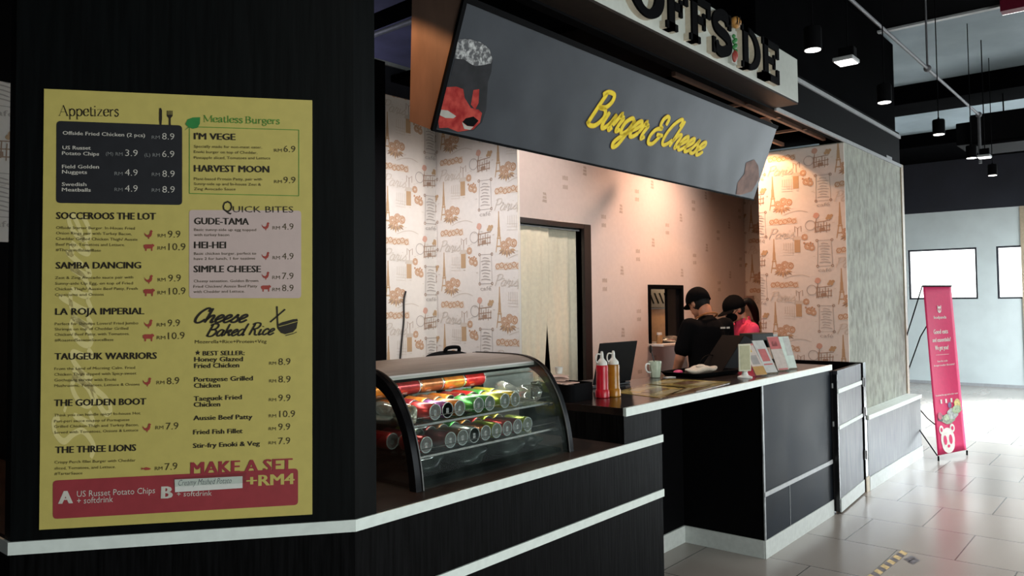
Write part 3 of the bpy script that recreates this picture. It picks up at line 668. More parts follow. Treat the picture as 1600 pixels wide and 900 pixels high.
MB().box(6.772, 6.848, 1.968, 1.975, 0, .12).build('foot_block', M['beige'], jp)
for z in (.86, .62, .27): MB().box(6.745, 6.79, 1.9685, 1.9745, z, z+.07).tube([(6.768, 1.966, z), (6.768, 1.966, z+.07)], .006, 8).build('hinge', M['steel'], jp)
# low wall in front of the column
lw = thing('low_wall', 'low black wood-grain wall with white cap in front of the concrete column', 'wall', (7.7, 2.03, 0))
MB().box(6.85, 8.60, Y0+.004, 2.099, 0, .585).build('body', M['graypanel'], lw)
MB().box(6.85, 8.615, Y0-.008, 2.099, .575, .612).build('cap', M['stripe'], lw, bevel=.003)
MB().box(6.85, 8.615, Y0-.004, Y0+.004, 0, .11).build('baseboard', M['base'], lw)
# fascia
fa = thing('fascia_board', 'long black fascia board with two grey trim strips above the concrete column', 'fascia', (6.9, 2.1, 2.9))
MB().box(2.0, 8.615, 2.1, 2.155, 2.90, 3.25).build('panel', M['black'], fa)
MB().box(5.345, 8.62, 2.086, 2.101, 2.895, 2.925).build('lower_trim', M['greytrim'], fa); MB().box(5.345, 8.62, 2.086, 2.101, 3.19, 3.222).build('upper_trim', M['greytrim'], fa)
e = onY(1393, 247, 2.086); MB().box(e.x-.13, e.x+.05, 2.094, 2.1, e.z-.012, e.z+.014).build('name_plate', M['greytrim'], fa)
# sign box with raised letters
YS = 1.93
sb = thing('shop_sign', 'white sign box reading OFFSIDE in black slab letters above the banner', 'sign', (3.9, YS, 2.9))
MB().box(1.9, 5.34, YS, 2.098, 2.925, 3.222).build('box', M['signwhite'], sb, bevel=.002)
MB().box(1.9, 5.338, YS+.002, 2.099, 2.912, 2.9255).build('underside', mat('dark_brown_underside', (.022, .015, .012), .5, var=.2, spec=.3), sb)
bd = Board((0, YS, 0), (1, 0, 0), (0, 0, 1))
def rect(x0, x1, y0, y1): return [(x0, y0), (x1, y0), (x1, y1), (x0, y1)]
def ringpts(x0, x1, y0, y1, t, ty):      # slab O as two halves
    o = []; cx, cy, rx, ry = (x0+x1)/2, (y0+y1)/2, (x1-x0)/2, (y1-y0)/2; n = 36
    return [[(cx+rx*math.cos(2*math.pi*i/n), cy+ry*math.sin(2*math.pi*i/n)), (cx+rx*math.cos(2*math.pi*(i+1)/n), cy+ry*math.sin(2*math.pi*(i+1)/n)),
             (cx+(rx-t)*math.cos(2*math.pi*(i+1)/n), cy+(ry-ty)*math.sin(2*math.pi*(i+1)/n)), (cx+(rx-t)*math.cos(2*math.pi*i/n), cy+(ry-ty)*math.sin(2*math.pi*i/n))] for i in range(n)]
Z0, Z1 = 2.948, 3.2
def letter(ch, x0, x1):
    h = Z1-Z0; s = .05; P = []
    if ch == 'O': P = ringpts(x0, x1, Z0-.004, Z1+.004, .085, .042)
    if ch in 'FE':
        P = [rect(x0+.022, x0+.085, Z0, Z1), rect(x0, x0+.115, Z0, Z0+.035), rect(x0, x1, Z1-.042, Z1), rect(x0+.08, x1-.065, Z0+.11, Z0+.15),
             rect(x1-.042, x1, Z1-.09, Z1-.04), rect(x1-.09, x1-.062, Z0+.085, Z0+.175)]
        if ch == 'E': P += [rect(x0, x1, Z0, Z0+.042), rect(x1-.042, x1, Z0+.04, Z0+.09)]
    if ch == 'D':
        P = [rect(x0+.022, x0+.085, Z0, Z1), rect(x0, x0+.1, Z0, Z0+.035), rect(x0, x0+.1, Z1-.035, Z1)]
        n = 18; cx = x0+.09; rx = x1-cx; cy = (Z0+Z1)/2; ry = h/2
        for i in range(n):
            a, b = -math.pi/2+math.pi*i/n, -math.pi/2+math.pi*(i+1)/n
            P.append([(cx+rx*math.cos(a), cy+ry*math.sin(a)), (cx+rx*math.cos(b), cy+ry*math.sin(b)), (cx+(rx-.07)*math.cos(b), cy+(ry-.035)*math.sin(b)), (cx+(rx-.07)*math.cos(a), cy+(ry-.035)*math.sin(a))])
    if ch == 'S':
        w = x1-x0
        pts = smoothline([Vector(p) for p in ((x1-.03, Z1-.06), (x1-.06, Z1-.025), (x0+w*.45, Z1-.022), (x0+.035, Z1-.06), (x0+.05, Z0+.145), (x1-.05, Z0+.115), (x1-.03, Z0+.06), (x0+w*.5, Z0+.022), (x0+.06, Z0+.028), (x0+.035, Z0+.065))])
        v, f = ribbon(pts, .062); P = [[v[i] for i in q] for q in f]
        P += [rect(x1-.035, x1, Z1-.085, Z1+.002), rect(x0, x0+.035, Z0-.002, Z0+.085)]
    back = MB(); front = MB()
    for q in P:
        area2 = sum(q[i-1][0]*q[i][1]-q[i][0]*q[i-1][1] for i in range(len(q)))
        if area2 < 0: q = q[::-1]
        back.slab([bd.p(a, b, .001) for a, b in q], bd.n*.030); front.slab([bd.p(a, b, .031) for a, b in q], bd.n*.012)
    o = front.build('letter', M['black'], sb, fix=True); back.build('letter_side', M['beige'], o, fix=True)
for ch, a, b in (('O', 3.10, 3.43), ('F', 3.45, 3.68), ('F', 3.70, 3.94), ('S', 3.965, 4.20), ('D', 4.345, 4.61), ('E', 4.645, 4.905)): letter(ch, a, b)
# the I is a figure of stacked burger fillings
x0 = 4.262
fg = MB().slab([bd.p(x0-.028, Z0), bd.p(x0+.042, Z0), bd.p(x0+.042, Z0+.16), bd.p(x0-.028, Z0+.16)], bd.n*.025).build('letter', M['signwhite'], sb)
g = MB()
for k, c in enumerate(((x0-.004, .035), (x0+.012, .05))): g.ell(bd.p(c[0], Z0+c[1], .03), (.024, .012, .03), 0)
g.build('red_base', M['inkred'], fg, smooth=60)
g = MB()
for k in range(6): g.ell(bd.p(x0+.006+.012*(-1)**k, Z0+.075+.016*k, .03), (.016, .010, .013))
g.build('green_stem', M['inkleaf'], fg, smooth=60)
g = MB().ell(bd.p(x0+.012, Z1-.012, .035), (.042, .03, .034), 0)
for k in range(3): g.add(*(lambda v, f: (v, f))(*[[bd.p(x0-.022+.018*k+a, Z1-.040+b, .0665-.006*abs(k-1)) for a, b in ((0, 0), (.008, 0), (.013, .055), (.005, .055))], [(0, 1, 2, 3)]]), 1)
g.build('bun', [mat('bun_orange', (.50, .24, .06), .5), M['black']], fg, smooth=60)

# slanted banner box
bt, bb = Vector((0, 2.1, 2.785)), Vector((0, 2.285, 2.292)); xl, xr = 2.205, 5.375
bx = thing('banner_box', 'slanted charcoal banner box reading Burger and Cheese in yellow under the sign', 'banner', (3.8, 2.3, 2.5))
sl = (bb-bt).normalized(); bnn = Vector((0, sl.z, -sl.y))
prof = [bt, bb, Vector((0, 2.412, 2.345)), Vector((0, 2.392, 2.86)), Vector((0, 2.16, 2.86))]
for X, d in ((xl, 1), (xr, -1)): MB().slab([v+Vector((X, 0, 0)) for v in prof], (d*.02, 0, 0)).build('end_board', M['wood'], bx, fix=True)
g = MB(); g.slab([prof[1]+Vector((xl+.02, 0, 0)), prof[1]+Vector((xr-.02, 0, 0)), prof[2]+Vector((xr-.02, 0, 0)), prof[2]+Vector((xl+.02, 0, 0))], (0, 0, .01)); g.box(xl+.02, xr-.02, 2.375, 2.39, 2.36, 2.86)
g.build('rear_board', M['wood'], bx, fix=True)
BN = Board(bt+Vector((xl, 0, 0)), (1, 0, 0), -sl)
Lw, Hh = xr-xl, (bb-bt).length
def fn(u, v): return BN.p(u*Lw, -v*Hh, .006+.0017*math.sin(u*37+v*2.6+2*math.sin(u*5))*math.sin(u*7.3+1)*(.4+.6*math.sin(v*3.1))+.0006*math.sin(u*71-v*6)*v)
cl = MB().grid(fn, 180, 24).build('banner_cloth', M['bannercloth'], bx, smooth=60)
g = MB()
for a, b in (((0, .012), (Lw, -.012)), ((0, -Hh+.006), (Lw, -Hh-.004))): g.slab([BN.p(a[0], a[1]), BN.p(b[0], a[1]), BN.p(b[0], b[1]), BN.p(a[0], b[1])], BN.n*.013)
g.slab([BN.p(-.004, .01), BN.p(.016, .01), BN.p(.016, -Hh), BN.p(-.004, -Hh)], BN.n*.014)
g.build('border', M['black'], bx, fix=True)
def bpts(pts, s, ox, oy): return [tuple(BN.uv(x*s+ox, y*s+oy)) for x, y in pts]
z8 = (1/3.75, 620, 0); z7 = (.3875, 640, 0)
bunm = mat('printed_bun', (.017, .017, .020), .6, var=.3, scale=14, spec=.15)
g = MB(); BN.poly(g, bpts([(225, 750), (290, 505), (330, 345), (345, 230), (380, 224), (430, 228), (490, 246), (535, 285), (553, 345), (545, 420), (525, 480), (515, 640), (490, 715), (440, 762), (350, 772)], *z8)[::-1], .0092)
g.build('printed_burger', bunm, cl)
def seed_mat():
    m = mat('printed_sesame', (.16, .16, .165), .5); nt = m.node_tree; cr = [n for n in nt.nodes if n.type == 'VALTORGB'][0]; nz = [n for n in nt.nodes if n.type == 'TEX_NOISE'][0]
    nz.inputs['Scale'].default_value = 55; nz.inputs['Detail'].default_value = 8; cr.color_ramp.elements[0].color = (.05, .05, .055, 1); cr.color_ramp.elements[1].color = (.5, .5, .5, 1)
    cr.color_ramp.elements[0].position = .45; cr.color_ramp.elements[1].position = .66; return m
g = MB(); BN.poly(g, bpts([(330, 340), (345, 231), (380, 226), (430, 230), (490, 248), (533, 287), (551, 345), (545, 368), (500, 378), (450, 385), (420, 370), (385, 345)], *z8)[::-1], .0096)
g.build('printed_sesame', seed_mat(), cl)
def sauce_mat():
    m = mat('printed_tomato', (.30, .035, .03), .6, spec=.1); cr = [n for n in m.node_tree.nodes if n.type == 'VALTORGB'][0]; nz = [n for n in m.node_tree.nodes if n.type == 'TEX_NOISE'][0]
    nz.inputs['Scale'].default_value = 26; cr.color_ramp.elements[0].color = (.26, .012, .012, 1); cr.color_ramp.elements[1].color = (.46, .06, .045, 1); return m
g = MB()
for pts in ([(283, 508), (340, 505), (380, 520), (388, 570), (425, 630), (470, 640), (490, 660), (478, 715), (440, 755), (350, 770), (290, 745), (240, 748), (232, 700), (255, 620)], [(440, 525), (474, 520), (470, 600), (450, 640), (425, 610)]):
    BN.poly(g, bpts(pts, *z8)[::-1], .0096)
g.build('printed_tomato', sauce_mat(), cl)
g = MB()
for pts in ([(248, 640), (290, 645), (338, 678), (322, 690), (275, 688), (242, 672)], [(372, 712), (400, 735), (440, 740), (420, 758), (385, 752)]): BN.poly(g, bpts(pts, *z8)[::-1], .0104)
g.build('printed_glints', mat('printed_glint_white', (.36, .34, .30), .5), cl)  # white glints on the tomato, drawn as flat colour in the print
g = MB(); BN.poly(g, bpts([(395, 690), (440, 680), (470, 705), (440, 738), (405, 735), (375, 712)], *z8)[::-1], .0100); g.build('printed_shadow', M['black'], cl)
g = MB(); BN.poly(g, bpts([(1312, 783), (1318, 735), (1345, 700), (1352, 655), (1385, 642), (1402, 668), (1405, 720), (1375, 770), (1330, 785)], *z7)[::-1], .0092); g.build('printed_hand', mat('printed_skin_tone', (.22, .125, .10), .6, var=.3, scale=10, spec=.1), cl)
# banner script
for wdt, hh, mm in ((.150, .0092, 'scriptamber'), (.118, .0096, 'scriptyellow')):
    g = MB()
    for wds, a, b, cp in (('Burger', (92, 430), (745, 590), .175), ('&', (745, 640), (925, 660), .17), ('Cheese', (900, 655), (1365, 775), .165)):
        a2 = BN.uv(a[0]*220/1523+900, a[1]*130/900+130); b2 = BN.uv(b[0]*220/1523+900, b[1]*130/900+130); b2 = Vector((b2.x, a2.y if wds != '&' else a2.y))
        vs, fs = script(wds, wdt, .42); BN.tris(g, fit(vs, a2, b2, cp, 1.0), fs, hh)
    g.build('lettering', M[mm], cl)
# ================================================================== MENU
mo = A+WN*.004
MBd = Board(mo, WU, (0, 0, 1))
def mu(px, py): return MBd.uv(px, py)
mn = thing('menu_board', 'big yellow menu poster with black, pink and red panels on the black wall', 'menu', (1.16, 2.28, .95))
cs = [mu(62.5, 827), mu(488, 803), mu(488, 157.5), mu(70, 139.5)]
cs[3].x = cs[0].x = (cs[0].x+cs[3].x)/2
g = MB(); g.slab([MBd.p(a.x, a.y, .006) for a in cs], -MBd.n*.009); g.build('poster_sheet', M['yellow'], mn, fix=True)
Z = {1: (240/745, 60, 130), 2: (240/655, 270, 150), 3: (240/491, 60, 400), 4: (.4, 270, 460), 0: (1, 0, 0)}
def zp(z, x, y): s, ox, oy = Z[z]; return mu(x*s+ox, y*s+oy)
def panel(name, z, pts, m, r, h=.0072):
    q = [zp(z, *p) for p in pts]; g = MB(); MBd.poly(g, rrect(q, r), h); return g.build(name, M[m], mn)
panel('black_panel', 1, [(90, 582), (700, 592), (700, 207), (92, 185)], 'charcoal', .012)
panel('pink_panel', 2, [(72, 862), (548, 862), (548, 490), (72, 487)], 'pinkpanel', .010)
panel('red_panel', 0, [(84, 810), (466, 788), (466, 731), (84, 750)], 'redpanel', .012)
g = MB(); q = [zp(2, *p) for p in ((73, 417), (538, 427), (538, 147), (73, 133))]
for i in range(4): v, f = ribbon([q[i-1], q[i]], .0022, 1); MBd.tris(g, v, f, .0072)
g.build('green_frame', M['inkgreen'], mn)
INK = {}
def ink(m): return INK.setdefault(m, MB())
HH = .0082
TL = [  # crop, text, x0, y0, x1, y1, cap height in crop pixels, ink, boldness
(1,'Offside Fried Chicken (2 pcs)',123,252,520,264,17,'inkwhite',.025),(1,'RM',553,273,592,273,16,'inkgrey',0),(1,'8.9',603,275,662,277,31,'inkwhite',-.008),
(1,'US Russet',122,323,258,325,17,'inkwhite',.025),(1,'Potato Chips',120,350,298,354,17,'inkwhite',.025),(1,'(M) RM',331,352,412,354,16,'inkgrey',0),(1,'3.9',425,355,485,357,31,'inkwhite',-.008),(1,'(L) RM',518,358,592,359,16,'inkgrey',0),(1,'6.9',603,360,662,362,31,'inkwhite',-.008),
(1,'Field Golden',120,415,298,416,17,'inkwhite',.025),(1,'Nuggets',120,440,240,442,17,'inkwhite',.025),(1,'RM',373,448,412,449,16,'inkgrey',0),(1,'4.9',423,450,485,451,31,'inkwhite',-.008),(1,'RM',553,452,592,453,16,'inkgrey',0),(1,'8.9',604,456,664,457,31,'inkwhite',-.008),
(1,'Swedish',119,500,237,501,17,'inkwhite',.025),(1,'Meatballs',119,526,258,528,17,'inkwhite',.025),(1,'RM',373,525,412,526,16,'inkgrey',0),(1,'4.9',423,527,485,528,31,'inkwhite',-.008),(1,'RM',553,528,592,529,16,'inkgrey',0),(1,'8.9',604,532,664,533,31,'inkwhite',-.008),
(1,'SOCCEROOS THE LOT',93,660,572,663,33,'inkblack',.04),(1,'Offside Starter Burger. In-House Fried',92,708,472,711,13,'inkbrown',0),(1,'Onion Rings pair with Turkey Bacon,',92,734,457,738,13,'inkbrown',0),(1,'Cheddar Grilled Chicken Thigh/ Aussie',91,761,485,765,13,'inkbrown',0),(1,'Beef Patty, Tomatoes and Lettuce.',91,789,424,791,13,'inkbrown',0),(1,'#ThousandIslandBase',90,815,308,818,13,'inkbrown',0),
(1,'RM',583,748,620,748,16,'inkbrown',-.005),(1,'9.9',632,750,692,750,34,'inkbrown',-.005),(1,'RM',582,808,620,808,16,'inkbrown',-.005),(1,'10.9',635,811,717,811,34,'inkbrown',-.005),
(2,"I'M VEGE",94,187,268,190,27,'inkblack',.04),(2,'Specially made for non-meat eater,',93,222,382,226,11,'inkbrown',0),(2,'Enoki burger on top of Cheddar,',93,245,362,249,11,'inkbrown',0),(2,'Pineapple sliced, Tomatoes and Lettuce',93,270,418,272,11,'inkbrown',0),(2,'RM',434,240,467,240,13,'inkbrown',-.005),(2,'6.9',474,240,524,242,27,'inkbrown',-.005),
(2,'HARVEST MOON',94,324,412,328,28,'inkblack',.04),(2,'Plant-based Protein Patty, pair with',93,360,382,362,11,'inkbrown',0),(2,'Sunny-side up and In-house Zest &',93,381,378,384,11,'inkbrown',0),(2,'Zing Avocado Sauce',93,403,270,404,11,'inkbrown',0),(2,'RM',434,373,467,373,13,'inkbrown',-.005),(2,'9.9',474,373,525,373,27,'inkbrown',-.005),
(2,'Q',213,495,255,497,47,'inkblack',.005),(2,'UICK BITES',258,497,515,498,26,'inkblack',-.005),
(2,'GUDE-TAMA',94,548,325,550,28,'inkblack',.04),(2,'Basic sunny-side up egg topped',93,576,357,577,11,'inkbrown',0),(2,'with turkey bacon',93,598,243,598,11,'inkbrown',0),(2,'RM',427,570,458,570,14,'inkbrown',-.005),(2,'4.9',467,571,516,571,27,'inkbrown',-.005),
(2,'HEI-HEI',94,650,228,650,28,'inkblack',.04),(2,'Basic chicken burger, perfect to',93,678,357,677,11,'inkbrown',0),(2,'have 2 for lunch, 1 for teatime',93,700,353,698,11,'inkbrown',0),(2,'RM',427,697,458,697,14,'inkbrown',-.005),(2,'4.9',467,697,516,697,27,'inkbrown',-.005),
(2,'SIMPLE CHEESE',92,752,376,752,28,'inkblack',.04),(2,'Cheesy sensation. Golden Brown',92,795,366,793,11,'inkbrown',0),(2,'Fried Chicken/ Aussie Beef Patty',91,818,362,816,11,'inkbrown',0),(2,'with Cheddar and Lettuce.',91,840,308,838,11,'inkbrown',0),(2,'RM',426,781,458,781,14,'inkbrown',-.005),(2,'7.9',467,781,516,781,27,'inkbrown',-.005),(2,'RM',426,832,458,832,14,'inkbrown',-.005),(2,'8.9',467,832,516,832,27,'inkbrown',-.005),
(3,'SAMBA DANCING',60,41,330,40,21,'inkblack',.04),(3,'Zest & Zing Avocado sauce pair with',57,74,306,72,8.5,'inkbrown',0),(3,'Sunny-side Up Egg, on top of Fried',57,92,305,91,8.5,'inkbrown',0),(3,'Chicken Thigh/ Aussie Beef Patty, Fresh',57,110,320,108,8.5,'inkbrown',0),(3,'Capsicums and Onions',57,128,212,127,8.5,'inkbrown',0),(3,'RM',384,82,409,81,11,'inkbrown',-.005),(3,'9.9',418,82,458,81,22,'inkbrown',-.005),(3,'RM',384,123,409,122,11,'inkbrown',-.005),(3,'10.9',420,124,473,122,22,'inkbrown',-.005),
(3,'LA ROJA IMPERIAL',58,188,340,186,21,'inkblack',.04),(3,'Perfect for Shrimps Lovers! Fried Jumbo',56,221,322,218,8.5,'inkbrown',0),(3,'Shrimps on top of Cheddar Grilled',56,238,290,235,8.5,'inkbrown',0),(3,'Chicken/ Beef Patty, with Tomatoes.',56,255,294,252,8.5,'inkbrown',0),(3,'#RoastedSesameSauceBase',56,273,243,271,8.5,'inkbrown',0),(3,'RM',381,225,408,225,11,'inkbrown',-.005),(3,'9.9',416,225,455,224,22,'inkbrown',-.005),(3,'RM',381,266,408,266,11,'inkbrown',-.005),(3,'10.9',417,266,470,264,22,'inkbrown',-.005),
(3,'TAUGEUK WARRIORS',56,331,380,328,21,'inkblack',.04),(3,'From the Land of Morning Calm. Fried',55,364,312,360,8.5,'inkbrown',0),(3,'Chicken Thigh dipped with Spicy-sweet',55,382,316,378,8.5,'inkbrown',0),(3,'Gochujang served with Enoki',55,400,251,398,8.5,'inkbrown',0),(3,'Mushrooms, Tomatoes, Lettuce & Onions',55,418,326,413,8.5,'inkbrown',0),(3,'RM',380,409,405,409,11,'inkbrown',-.005),(3,'8.9',413,410,453,408,22,'inkbrown',-.005),
(3,'THE GOLDEN BOOT',54,479,346,474,21,'inkblack',.04),(3,'Think you can handle spicy? In-house Hot',54,512,329,505,8.5,'inkbrown',0),(3,'Peri-peri sauce on top of Portuguese',54,531,294,526,8.5,'inkbrown',0),(3,'Grilled Chicken Thigh and Turkey Bacon.',54,548,324,542,8.5,'inkbrown',0),(3,'Served with Tomatoes, Onions & Lettuce',54,567,322,559,8.5,'inkbrown',0),(3,'RM',377,553,402,552,11,'inkbrown',-.005),(3,'7.9',410,554,450,552,22,'inkbrown',-.005),
(3,'THE THREE LIONS',58,629,314,621,21,'inkblack',.04),(3,'Crispy Perch fillet Burger with Cheddar',55,662,313,655,8.5,'inkbrown',0),(3,'sliced, Tomatoes, and Lettuce.',55,681,250,676,8.5,'inkbrown',0),(3,'#TartarSauce',55,698,144,696,8.5,'inkbrown',0),(3,'RM',375,683,399,682,11,'inkbrown',-.005),(3,'7.9',407,683,447,680,22,'inkbrown',-.005),
(3,'A',70,790,110,788,40,'inkwhite',.07),(3,'US Russet Potato Chips',126,768,375,756,19,'inkwhite',0),(3,'+ softdrink',126,790,241,784,19,'inkwhite',0),(3,'B',397,773,428,772,38,'inkwhite',.07),
(4,'Mozerella+Rice+Protein+Veg',89,191,368,189,13,'inkbrown',0),(4,'BEST SELLER:',120,238,282,236,17,'inkblack',.03),(4,'Honey Glazed',87,262,275,260,18,'inkblack',.03),(4,'Fried Chicken',87,287,261,284,18,'inkblack',.03),(4,'RM',378,274,405,274,12,'inkbrown',-.005),(4,'8.9',414,275,461,274,26,'inkbrown',-.005),
(4,'Portugese Grilled',86,340,314,335,18,'inkblack',.03),(4,'Chicken',86,364,187,362,18,'inkblack',.03),(4,'RM',378,343,405,343,12,'inkbrown',-.005),(4,'8.9',414,343,461,343,26,'inkbrown',-.005),
(4,'Taeguek Fried',85,415,271,408,18,'inkblack',.03),(4,'Chicken',85,438,187,436,18,'inkblack',.03),(4,'RM',377,416,405,416,12,'inkbrown',-.005),(4,'9.9',414,416,461,415,26,'inkbrown',-.005),
(4,'Aussie Beef Patty',84,490,312,485,18,'inkblack',.03),(4,'RM',377,479,405,479,12,'inkbrown',-.005),(4,'10.9',418,479,479,477,26,'inkbrown',-.005),
(4,'Fried Fish Fillet',83,545,274,540,18,'inkblack',.03),(4,'RM',376,529,404,529,12,'inkbrown',-.005),(4,'9.9',414,529,460,527,26,'inkbrown',-.005),
(4,'Stir-fry Enoki & Veg',82,598,341,588,18,'inkblack',.03),(4,'RM',376,584,404,584,12,'inkbrown',-.005),(4,'7.9',414,584,460,582,26,'inkbrown',-.005),
(4,'MAKE A SET',74,701,466,684,47,'redpanel',.05),(4,'+RM4',291,748,474,738,42,'yellow',.05),(4,'+ softdrink',18,787,154,783,19,'inkwhite',0)]
for z, t, x0_, y0_, x1_, y1_, cp, ik, bo in TL:
    g = MB(); MBd.text(g, t, zp(z, x0_, y0_), zp(z, x1_, y1_), (zp(z, x0_, y0_-cp)-zp(z, x0_, y0_)).length, HH, bo, 0)
    g.build({'inkblack': 'dish_title', 'inkbrown': 'dish_description', 'inkwhite': 'panel_lettering', 'inkgrey': 'currency_lettering', 'redpanel': 'offer_heading', 'yellow': 'offer_price'}[ik] if ik != 'inkbrown' or len(t) > 5 else ('currency_lettering' if t == 'RM' else 'price'), M[ik], mn)
for z, t, a, b, cp, ik in ((1, 'Appetizers', (103, 160), (395, 163), 50, 'inkblack'), (2, 'Meatless Burgers', (132, 112), (458, 122), 28, 'inkgreen')):
    vs, fs = serif(t, .095 if z == 1 else .13); g = MB(); MBd.tris(g, fit(vs, zp(z, *a), zp(z, *b), (zp(z, a[0], a[1]-cp)-zp(z, *a)).length, .72), fs, HH); g.build('section_heading', M[ik], mn)
for t, a, b, cp in (('Cheese', (85, 111), (298, 107), 56), ('Baked Rice', (132, 163), (402, 156), 46)):
    vs, fs = script(t, .125, .38); g = MB(); MBd.tris(g, fit(vs, zp(4, *a), zp(4, *b), (zp(4, a[0], a[1]-cp)-zp(4, *a)).length, 1.0), fs, HH); g.build('script_heading', M['inkblack'], mn)
vs, fs = script('Signature', .10, .3); MBd.tris(ink('inkghost'), fit(vs, zp(0, 148, 716), zp(0, 140, 332), .105, 1.0), fs, .0068)
def shape(z, cx, cy, sc, pts, ik='inkred', h=HH, nm='icon'):
    g = MB(); MBd.poly(g, [tuple(zp(z, cx+x*sc, cy+y*sc)) for x, y in pts], h); g.build(nm, M[ik], mn)
HEN = [(-.5, -.25), (-.3, .0), (-.05, .05), (.12, -.1), (.18, -.42), (.3, -.52), (.42, -.45), (.5, -.36), (.4, -.3), (.4, -.05), (.3, .2), (.1, .32), (.06, .5), (-.02, .5), (-.02, .34), (-.25, .25), (-.42, .05)]
COWS = [(-.5, -.2), (-.3, -.3), (.3, -.3), (.42, -.36), (.46, -.3), (.58, -.24), (.56, -.1), (.44, -.06), (.4, .1), (.38, .36), (.28, .36), (.26, .12), (-.18, .12), (-.2, .36), (-.32, .36), (-.34, .12), (-.46, .05)]
FISH = [(-.5, -.14), (-.34, -.04), (.0, -.16), (.35, -.08), (.52, .03), (.3, .13), (-.05, .16), (-.34, .05), (-.5, .14)]
for z, cx, cy, s_, k in ((1, 538, 735, 42, 0), (1, 538, 797, 48, 1), (2, 397, 557, 34, 0), (2, 397, 683, 34, 0), (2, 397, 767, 34, 0), (2, 397, 820, 40, 1), (3, 355, 75, 28, 0), (3, 355, 116, 34, 1), (3, 354, 217, 28, 0), (3, 353, 260, 34, 1), (3, 350, 402, 28, 0), (3, 349, 548, 28, 0), (3, 347, 678, 30, 2)): shape(z, cx, cy, s_, (HEN, COWS, FISH)[k], nm=('chicken_icon', 'cow_icon', 'fish_icon')[k])
# knife, fork, leaf, star, rice bowl with chopsticks
shape(1, 597, 165, 1, [(-7, -40), (1, -42), (6, -30), (6, 12), (3, 42), (-5, 42), (-8, 10)], 'inkblack')
shape(1, 640, 170, 1, [(-4, 38), (-4, 2), (-13, -8), (-13, -34), (-9, -34), (-9, -14), (-5, -14), (-5, -34), (-1, -34), (-1, -14), (3, -14), (3, -34), (7, -34), (7, -14), (11, -14), (11, -34), (14, -34), (14, -8), (5, 2), (5, 38)], 'inkblack')
shape(2, 88, 120, 1, [(-36, 30), (-20, 14), (-32, 2), (-22, -18), (0, -26), (31, -27), (30, 0), (20, 18), (0, 22), (-16, 16)], 'inkleaf')
shape(4, 100, 227, 11, [(math.sin(math.pi*k/5)*(1 if k % 2 == 0 else .42), -math.cos(math.pi*k/5)*(1 if k % 2 == 0 else .42)) for k in range(10)], 'inkblack')
shape(4, 0, 0, 1, [(408, 118), (430, 108), (470, 97), (487, 95), (490, 104), (472, 108), (440, 118), (414, 124), (418, 126), (445, 119), (489, 106), (484, 132), (470, 147), (440, 155), (424, 150), (410, 132)], 'inkblack')
shape(4, 0, 0, 1, [(440, 159), (475, 150), (485, 145), (485, 148), (472, 154), (442, 162)], 'inkblack')
for a, b in (((408, 46), (411, 118)), ((440, 58), (382, 108))):
    v, f = ribbon([zp(4, *a), zp(4, *b)], .0045, 1); MBd.tris(ink('inkblack'), v, f, HH)
shape_names = None
NM = dict(inkblack='black_lettering', inkbrown='fine_print', inkwhite='white_lettering', inkgrey='grey_lettering', inkred='red_icons', inkgreen='green_lettering', inkleaf='leaf_icon', inkghost='pale_script', redpanel='red_lettering', yellow='yellow_lettering')
for k, g in INK.items(): g.build(NM[k], M[k], mn)
# taped handwritten note
nt_ = thing('paper_note', 'white paper strip with handwriting taped over the red menu panel', 'note', tuple(MBd.p(*mu(330, 755), .01)))
n8 = lambda x, y: mu(x*.13125+270, y*.13125+720)
g = MB(); q = [n8(*p) for p in ((35, 365), (835, 315), (835, 175), (30, 215))]; g.slab([MBd.p(a.x, a.y, .0088) for a in q], MBd.n*.0006); g.build('paper', M['paper'], nt_, fix=True)
g = MB(); MBd.text(g, 'Creamy Mashed Potato', n8(75, 288), n8(705, 258), .017, .0098, -.012, 0, .35); g.build('handwriting', M['penink'], nt_)
g = MB(); q = [n8(*p) for p in ((20, 300), (880, 255), (880, 130), (20, 195))]; MBd.poly(g, [tuple(a) for a in q], .0102); g.build('clear_tape', M['glass'], nt_)

